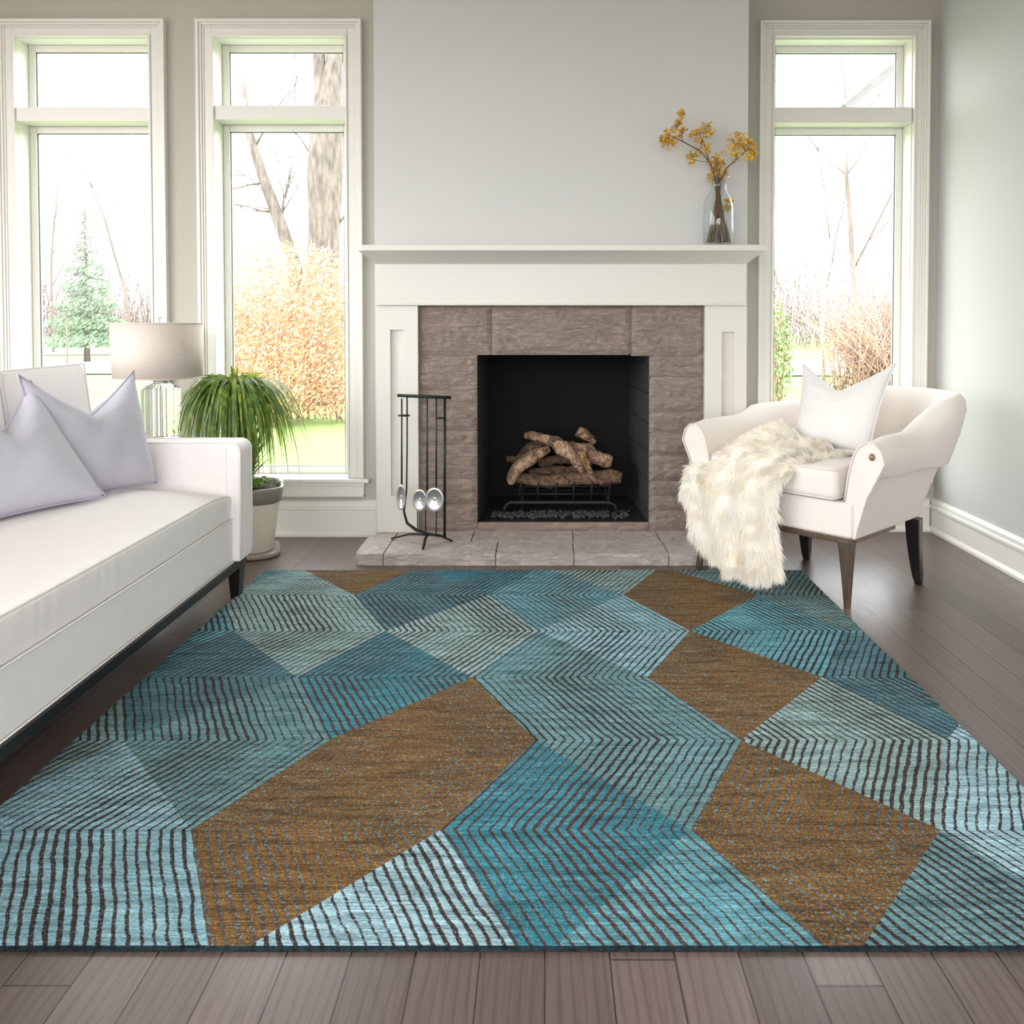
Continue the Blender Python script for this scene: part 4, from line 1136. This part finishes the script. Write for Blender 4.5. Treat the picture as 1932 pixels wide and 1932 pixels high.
def nrm_at(G_, j, i):
    a = G_[min(j+1, NV)][i]-G_[max(j-1, 0)][i]; b = G_[j][min(i+1, NU)]-G_[j][max(i-1, 0)]
    n_ = b.cross(a)
    return -n_.normalized() if n_.length > 1e-9 else Vector((0, 0, 1))
T1 = []
for j in range(NV+1):
    r = []
    for i in range(NU+1):
        n_ = nrm_at(T0, j, i); u = i/NU; v = j/NV
        if n_.dot(Vector((-.5, -.6, .6))) < 0: n_ = -n_
        fold = .016*sin(u*2*pi*3.1+v*1.4+sin(v*4)*.8)+.010*noise.noise(Vector((u*6, v*5, 2)))
        edge = min(1, min(u, 1-u)*8)
        r.append(T0[j][i]+n_*(fold*(.35+.65*edge)+.010))
    T1.append(r)
th = thing('fur_throw', 'shaggy cream fur throw draped over the armchair seat to the floor', 'throw blanket', tuple(TP(1400, 1090, -.38)))
m = MB(); m.grid(T1); o = m.build('hide', M_fur, th, recalc=False); o.location = -th.location
sd = o.modifiers.new('s', 'SOLIDIFY'); sd.thickness = .012; sd.offset = 0
fu = MB(); rf = random.Random(9); NSTR = 30000
fv = []; ff = []
for q in range(NSTR):
    u = rf.random(); v = rf.random()
    if rf.random() < .12: u = rf.choice((0.0, 1.0)) + rf.gauss(0, .004)
    if rf.random() < .07: v = 1-rf.random()*.03
    u = max(0, min(1, u)); v = max(0, min(1, v))
    i = min(int(u*NU), NU-1); j = min(int(v*NV), NV-1); s = u*NU-i; t = v*NV-j
    p = T1[j][i]*(1-s)*(1-t)+T1[j][i+1]*s*(1-t)+T1[j+1][i]*(1-s)*t+T1[j+1][i+1]*s*t
    n_ = nrm_at(T1, j, i)
    if n_.dot(Vector((-.5, -.6, .6))) < 0: n_ = -n_
    tg = (T1[min(j+2, NV)][i]-T1[max(j-1, 0)][i]).normalized()
    clump = Vector((noise.noise(p*30), noise.noise(p*30+Vector((9, 0, 0))), noise.noise(p*30+Vector((0, 9, 0)))))
    hang = smooth(.25, .6, v)
    d = (tg*(.55+.35*hang)+n_*(.38-.12*hang)+clump*.55+Vector((rf.gauss(0, .16), rf.gauss(0, .16), rf.gauss(0, .16)))).normalized()
    eg = (-1 if u < .08 else (1 if u > .92 else 0))
    if eg:
        sd_ = (T1[j][min(i+1, NU)]-T1[j][max(i-1, 0)]).normalized()*eg; d = (d+sd_*.35).normalized()
    Ln = (.020+rf.random()*.022)*(1+.55*hang)
    g = Vector((0, 0, -1))*(.35+.3*hang)
    p1 = p+d*Ln*.4; p2 = p1+(d+g*.4).normalized()*Ln*.35; p3 = p2+(d+g).normalized()*Ln*.35
    for pp in (p1, p2, p3):
        if pp.z < .016: pp.z = .016
    sdv = d.cross(Vector((0, -1, .1))); 
    sdv = sdv.normalized() if sdv.length > 1e-4 else EX
    w0 = .00095
    b = len(fv); fv += [tuple(p-sdv*w0), tuple(p+sdv*w0), tuple(p1-sdv*w0), tuple(p1+sdv*w0), tuple(p2-sdv*w0*.7), tuple(p2+sdv*w0*.7), tuple(p3)]
    ff += [(b, b+1, b+3, b+2), (b+2, b+3, b+5, b+4), (b+4, b+5, b+6)]
fu.add(fv, ff, True); o = fu.build('fur_pile', M_fur, th, recalc=False); o.location = -th.location; o['kind'] = 'stuff'

# ---------------------------------------------------------------- outdoors
GZ = -.42
m = MB(); NG = 30
m.grid([[(-45+90*i/NG, WR+.25+85*j/NG, GZ+.02*noise.noise(Vector((i*.6, j*.6, 0)))*min(1, j/4)) for i in range(NG+1)] for j in range(NG+1)])
tag(m.build('lawn', M_lawn), 'bright green lawn outside the windows', 'lawn')
def strip(name, y0, y1, x0, x1, label, sk=0.0):
    m = MB(); n = 20
    m.grid([[(x0+(x1-x0)*i/n, y0+sk*i/n+.15*sin(i*.5), GZ+.03) for i in range(n+1)], [(x0+(x1-x0)*i/n, y1+sk*i/n+.15*sin(i*.5), GZ+.03) for i in range(n+1)]])
    o = tag(m.build(name, M_concrete), label, 'driveway'); sd = o.modifiers.new('s', 'SOLIDIFY'); sd.thickness = .1
strip('driveway', 22, 27, -26, -9.5, 'pale concrete driveway nearest the leftmost window', 1.0)
strip('driveway', 35, 42, -34, -13, 'pale road beyond the conifer outside the leftmost window', 1.0)
strip('driveway', 22, 28, 6.0, 10.5, 'pale paving patch on the lawn outside the right window', 0.6)

def tree(name, base, height, rad, lean, levels, label, mat, seed, cat='tree', nb=4, group=None, spread=.8, parts=True, minr=.006):
    r = random.Random(seed); trunk = MB(); br_ = MB()
    def grow(mb, p, d, L, R, lv):
        n = 5; pts = [p]; rr = [R]; q = p.copy(); dd = d.copy()
        for i in range(n):
            dd = (dd+Vector((r.gauss(0, .10), r.gauss(0, .10), .04))).normalized(); q = q+dd*L/n
            pts.append(q.copy()); rr.append(R*(1-(i+1)/n*.55))
        mb.tube(pts, rr, 10 if lv == levels else 5)
        if lv <= 0: return
        for k_ in range(nb if lv < levels else nb+2):
            i = 1+int(r.random()*(n-.01)) if lv < levels else 2+int(r.random()*3.99)
            a = r.random()*2*pi; s = spread*(.6+.7*r.random())
            t = (pts[min(i+1, n)]-pts[i-1]).normalized(); u = t.orthogonal().normalized(); w_ = t.cross(u)
            nd = (t+(u*cos(a)+w_*sin(a))*s+Vector((0, 0, .2))).normalized()
            grow(br_, pts[i], nd, L*(.45+.25*r.random()), max(minr, rr[i]*.5), lv-1)
    base = Vector(base)
    grow(trunk, base, (Vector(lean)+Vector((0, 0, 1))).normalized(), height, rad, levels)
    t = thing(name, label, cat, tuple(base), group)
    o = trunk.build('trunk', mat, t, recalc=False); o.location = -t.location
    o = br_.build('branches', mat if mat is M_bark else M_twig, t, recalc=False); o.location = -t.location
    return t
# the big trunk with a second leaning stem, outside the middle window
bt_ = thing('old_tree', 'massive old tree trunk with a leaning second stem behind the orange shrub', 'tree', (P(612, 640, 15).x, 15, GZ))
m = MB(); YT = 15
pts = [P(612, 790, YT), P(608, 560, YT), P(612, 450, YT), P(613, 330, YT), P(618, 240, YT), P(628, 120, YT), P(640, 20, YT), P(650, -120, YT)]
m.tube(pts, [.36, .30, .27, .29, .27, .14, .12, .10], 16)
m.tube([P(612, 260, YT), P(604, 180, YT), P(599, 100, YT), P(595, -60, YT)], [.16, .11, .10, .08], 12)
out = []
for v in m.v:
    k_ = noise.noise(Vector(v)*2.2)*.07; out.append((v[0]+k_, v[1]+k_, v[2]))
m.v = out; o = m.build('trunk', M_bark, bt_, recalc=False); o.location = -bt_.location
m = MB(); m.tube([P(570, 620, YT), P(555, 500, YT), P(528, 420, YT), P(495, 330, YT), P(470, 250, YT), P(458, 150, YT)], [.14, .13, .11, .09, .07, .04], 10); o = m.build('leaning_stem', M_bark, bt_, recalc=False); o.location = -bt_.location
m = MB(); r_ = random.Random(2)
def twigs(m, p, d, L, R, lv):
    q = Vector(p); d = Vector(d).normalized(); pts = [q.copy()]
    for i in range(5): d = (d+Vector((r_.gauss(0, .22), r_.gauss(0, .1), r_.gauss(0, .16)))).normalized(); q = q+d*L/5; pts.append(q.copy())
    m.tube(pts, [R*(1-.14*i) for i in range(6)], 5)
    if lv:
        for k_ in range(3): twigs(m, pts[1+int(r_.random()*4.9)], d+Vector((r_.gauss(0, .8), 0, r_.gauss(0.3, .6))), L*.6, R*.55, lv-1)
for p, d in ((P(540, 450, YT), (-1, 0, .9)), (P(500, 345, YT), (-1, 0, .2)), (P(480, 280, YT), (.5, 0, 1)), (P(605, 330, YT), (-.6, 0, .8)), (P(640, 420, YT), (.7, 0, .9)), (P(520, 400, YT), (-1, 0, .1)), (P(555, 500, YT), (-.3, 0, 1)), (P(530, 430, YT), (.1, 0, 1))):
    twigs(m, p, d, 1.3, .026, 2)
o = m.build('branches', M_bark, bt_, recalc=False); o.location = -bt_.location

def leaf_cloud(name, c, rx, ry, rz, n, size, mat, label, cat, seed, stem_mat=None, cone=False, bz=None, twigs_=60):
    r = random.Random(seed); c = Vector(c); f = MB(); v = []; fa_ = []
    t = thing(name, label, cat, (c.x, c.y, bz if bz is not None else GZ))
    for i in range(n):
        while True:
            x, y, z = (r.uniform(-1, 1) for _ in range(3))
            if cone:
                if x*x+y*y <= ((1-z)/2*(.82+.18*sin(z*26)))**2*1.0: break
            elif x*x+y*y+z*z <= 1: break
        p = c+Vector((x*rx, y*ry, z*rz))
        if p.z < GZ+.10: continue
        a = Vector((r.gauss(0,1), r.gauss(0,1), r.gauss(0,1))).normalized(); b_ = a.orthogonal().normalized()*size*(.6+.8*r.random()); cc = a.cross(b_)*(.5 if not cone else .3)
        k_ = len(v); v += [tuple(p-b_), tuple(p+cc), tuple(p+b_), tuple(p-cc)]; fa_.append((k_, k_+1, k_+2, k_+3))
    f.add(v, fa_); o = f.build('foliage', mat, t, recalc=False); o.location = -t.location; o['kind'] = 'stuff'
    b2 = MB(); z0 = GZ
    if cone:
        b2.tube([(c.x, c.y, z0), (c.x, c.y, c.z+rz*.9)], [.11, .02], 8)
        for i in range(110):
            zz = c.z+rz*(-.92+1.75*i/110); a = r.random()*2*pi; Lr = rx*(1-(zz-c.z)/rz)/2
            b2.tube([(c.x, c.y, zz+.12), (c.x+Lr*cos(a), c.y+Lr*sin(a), zz)], [.02, .006], 4)
    else:
        for i in range(twigs_):
            a = r.random()*2*pi; rr = r.random()**.5
            e = Vector((c.x+rx*rr*cos(a)*.95, c.y+ry*rr*sin(a)*.95, c.z+rz*sqrt(max(0, 1-rr*rr))*.97))
            a2_ = r.random()*2*pi; b0 = Vector((c.x+rx*.6*cos(a2_)*r.random(), c.y+ry*.6*sin(a2_), z0)); mm_ = (b0+e)/2+Vector((r.gauss(0, .15), r.gauss(0, .1), .2)); b2.tube([b0, mm_, e+Vector((r.gauss(0, .1), 0, r.gauss(0, .15)))], [.012, .007, .003], 4)
    o = b2.build('stems', stem_mat or M_redtwig, t, recalc=False); o.location = -t.location
    return t
BY = 12.2
cb_ = P(545, 640, BY)
leaf_cloud('orange_shrub', (cb_.x-.05, BY, .85), 1.62, 1.0, 1.36, 30000, .024, M_orange, 'large round orange leaved shrub on the lawn outside the middle window', 'shrub', 4, twigs_=60)
cc_ = P(162, 520, 28)
leaf_cloud('conifer_tree', (cc_.x, 28, (P(0, 372, 28).z+P(0, 655, 28).z)/2), 1.5, 1.5, (P(0, 372, 28).z-P(0, 655, 28).z)/2, 8000, .07, M_conifer, 'young green conifer tree on the lawn outside the leftmost window', 'tree', 6, cone=True, stem_mat=M_bark)
pb = P(1640, 640, 17)
leaf_cloud('twiggy_shrub', (pb.x+.6, 17.5, .8), 2.4, 1.2, 1.7, 7000, .020, M_redtwig, 'sparse pinkish twiggy shrub outside the right window', 'shrub', 8, twigs_=380)
gbp = P(1462, 600, 15)
leaf_cloud('evergreen_shrub', (gbp.x-.1, 15, .45), .42, .5, 1.1, 2200, .035, M_green, 'narrow green shrub at the left edge of the right window', 'shrub', 9)
ps = P(1605, 662, 24)
leaf_cloud('dark_shrub', (ps.x, 24, P(0, 662, 24).z), .62, .4, .22, 1300, .035, simple('dark_twigs', (120, 104, 110), .9, var=.3), 'low dark purple brush pile beyond the lawn, outside the right window', 'shrub', 10, twigs_=30)
# slim bare trees
for i, (px, Y, hgt, rad, ln, lab, mt) in enumerate((
    (1556, 20, 7.0, .045, (.02, 0, 0), 'slim reddish bare sapling seen in the middle of the right window', M_redtwig),
    (1608, 24, 9.0, .10, (.03, 0, 0), 'pale bare tree right of the slim sapling, outside the right window', M_twig),
    (1480, 30, 8.0, .05, (-.06, 0, 0), 'thin bare tree near the left edge of the right window', M_twig),
    (250, 34, 8.5, .07, (.05, 0, 0), 'bare pale tree standing right of the conifer', M_twig),
    (100, 36, 9.0, .07, (.12, 0, 0), 'bare pale tree standing left of the conifer', M_twig),
    (450, 22, 7.0, .05, (-.1, 0, 0), 'thin bare tree at the left edge of the middle window', M_twig))):
    b = P(px, 600, Y)
    tree('bare_tree', (b.x, Y, GZ), hgt*.8, rad, ln, 3, lab, mt, 30+i, nb=3, group='bare saplings beyond the lawn')
tag(MB().tube([(P(126, 692, 12).x, 12, GZ-.02), P(126, 600, 12)], .012, 6).build('garden_stake', M_twig), 'thin garden stake standing outside the leftmost window', 'stake').location = (0, 0, 0)
# woodland edge: countless pale twigs
r = random.Random(77); wv_ = []; wf = []; wd = MB()
for i in range(5200):
    Y = 44+r.random()*14; x = r.uniform(-36, 26); hg = (1.5+r.random()**1.6*5.5)*(1+.25*noise.noise(Vector((x*.15, 0, 0)))); a = r.gauss(0, .28)
    p = Vector((x, Y, GZ)); q = p+Vector((a*hg*.5, 0, hg*.6)); e = p+Vector((a*hg*1.2, 0, hg)); wdt = .010+.018*r.random()
    z0_ = r.random()*2*(r.random() < .6); p.z += z0_; q.z += z0_; e.z += z0_*.3
    wd.tube([p, q, e], [wdt, wdt*.7, wdt*.3], 3, caps=False)
tag(wd.build('woodland_edge', M_twig, recalc=False), 'hazy pale leafless woodland beyond the lawn', 'woodland', kind='stuff')
# neighbouring gable end in the right transom light
nh = thing('neighbour_roof', 'white painted gable eave of a house wing seen through the right transom light', 'roof', (P(1760, 150, 9).x, 9, 0))
a = P(1590, 205, 9); b = P(1700, 112, 9); d = (b-a).normalized(); b = a+d*2.2; up_ = Vector((-d.z, 0, d.x))
def prism(p, q, w_, y0, y1):
    vs = [p, q, q-up_*w_, p-up_*w_]; return [Vector((v.x, y0, v.z)) for v in vs]+[Vector((v.x, y1, v.z)) for v in vs], [(0,1,2,3), (7,6,5,4), (0,4,5,1), (1,5,6,2), (2,6,7,3), (3,7,4,0)]
MB().add(*prism(a+up_*.03, b+up_*.03, .05, 8.9, 9.7)).build('roof_slope', M_roof, nh)
MB().add(*prism(a-up_*.025, b-up_*.025, .09, 8.95, 9.0)).build('fascia', M_eave, nh)
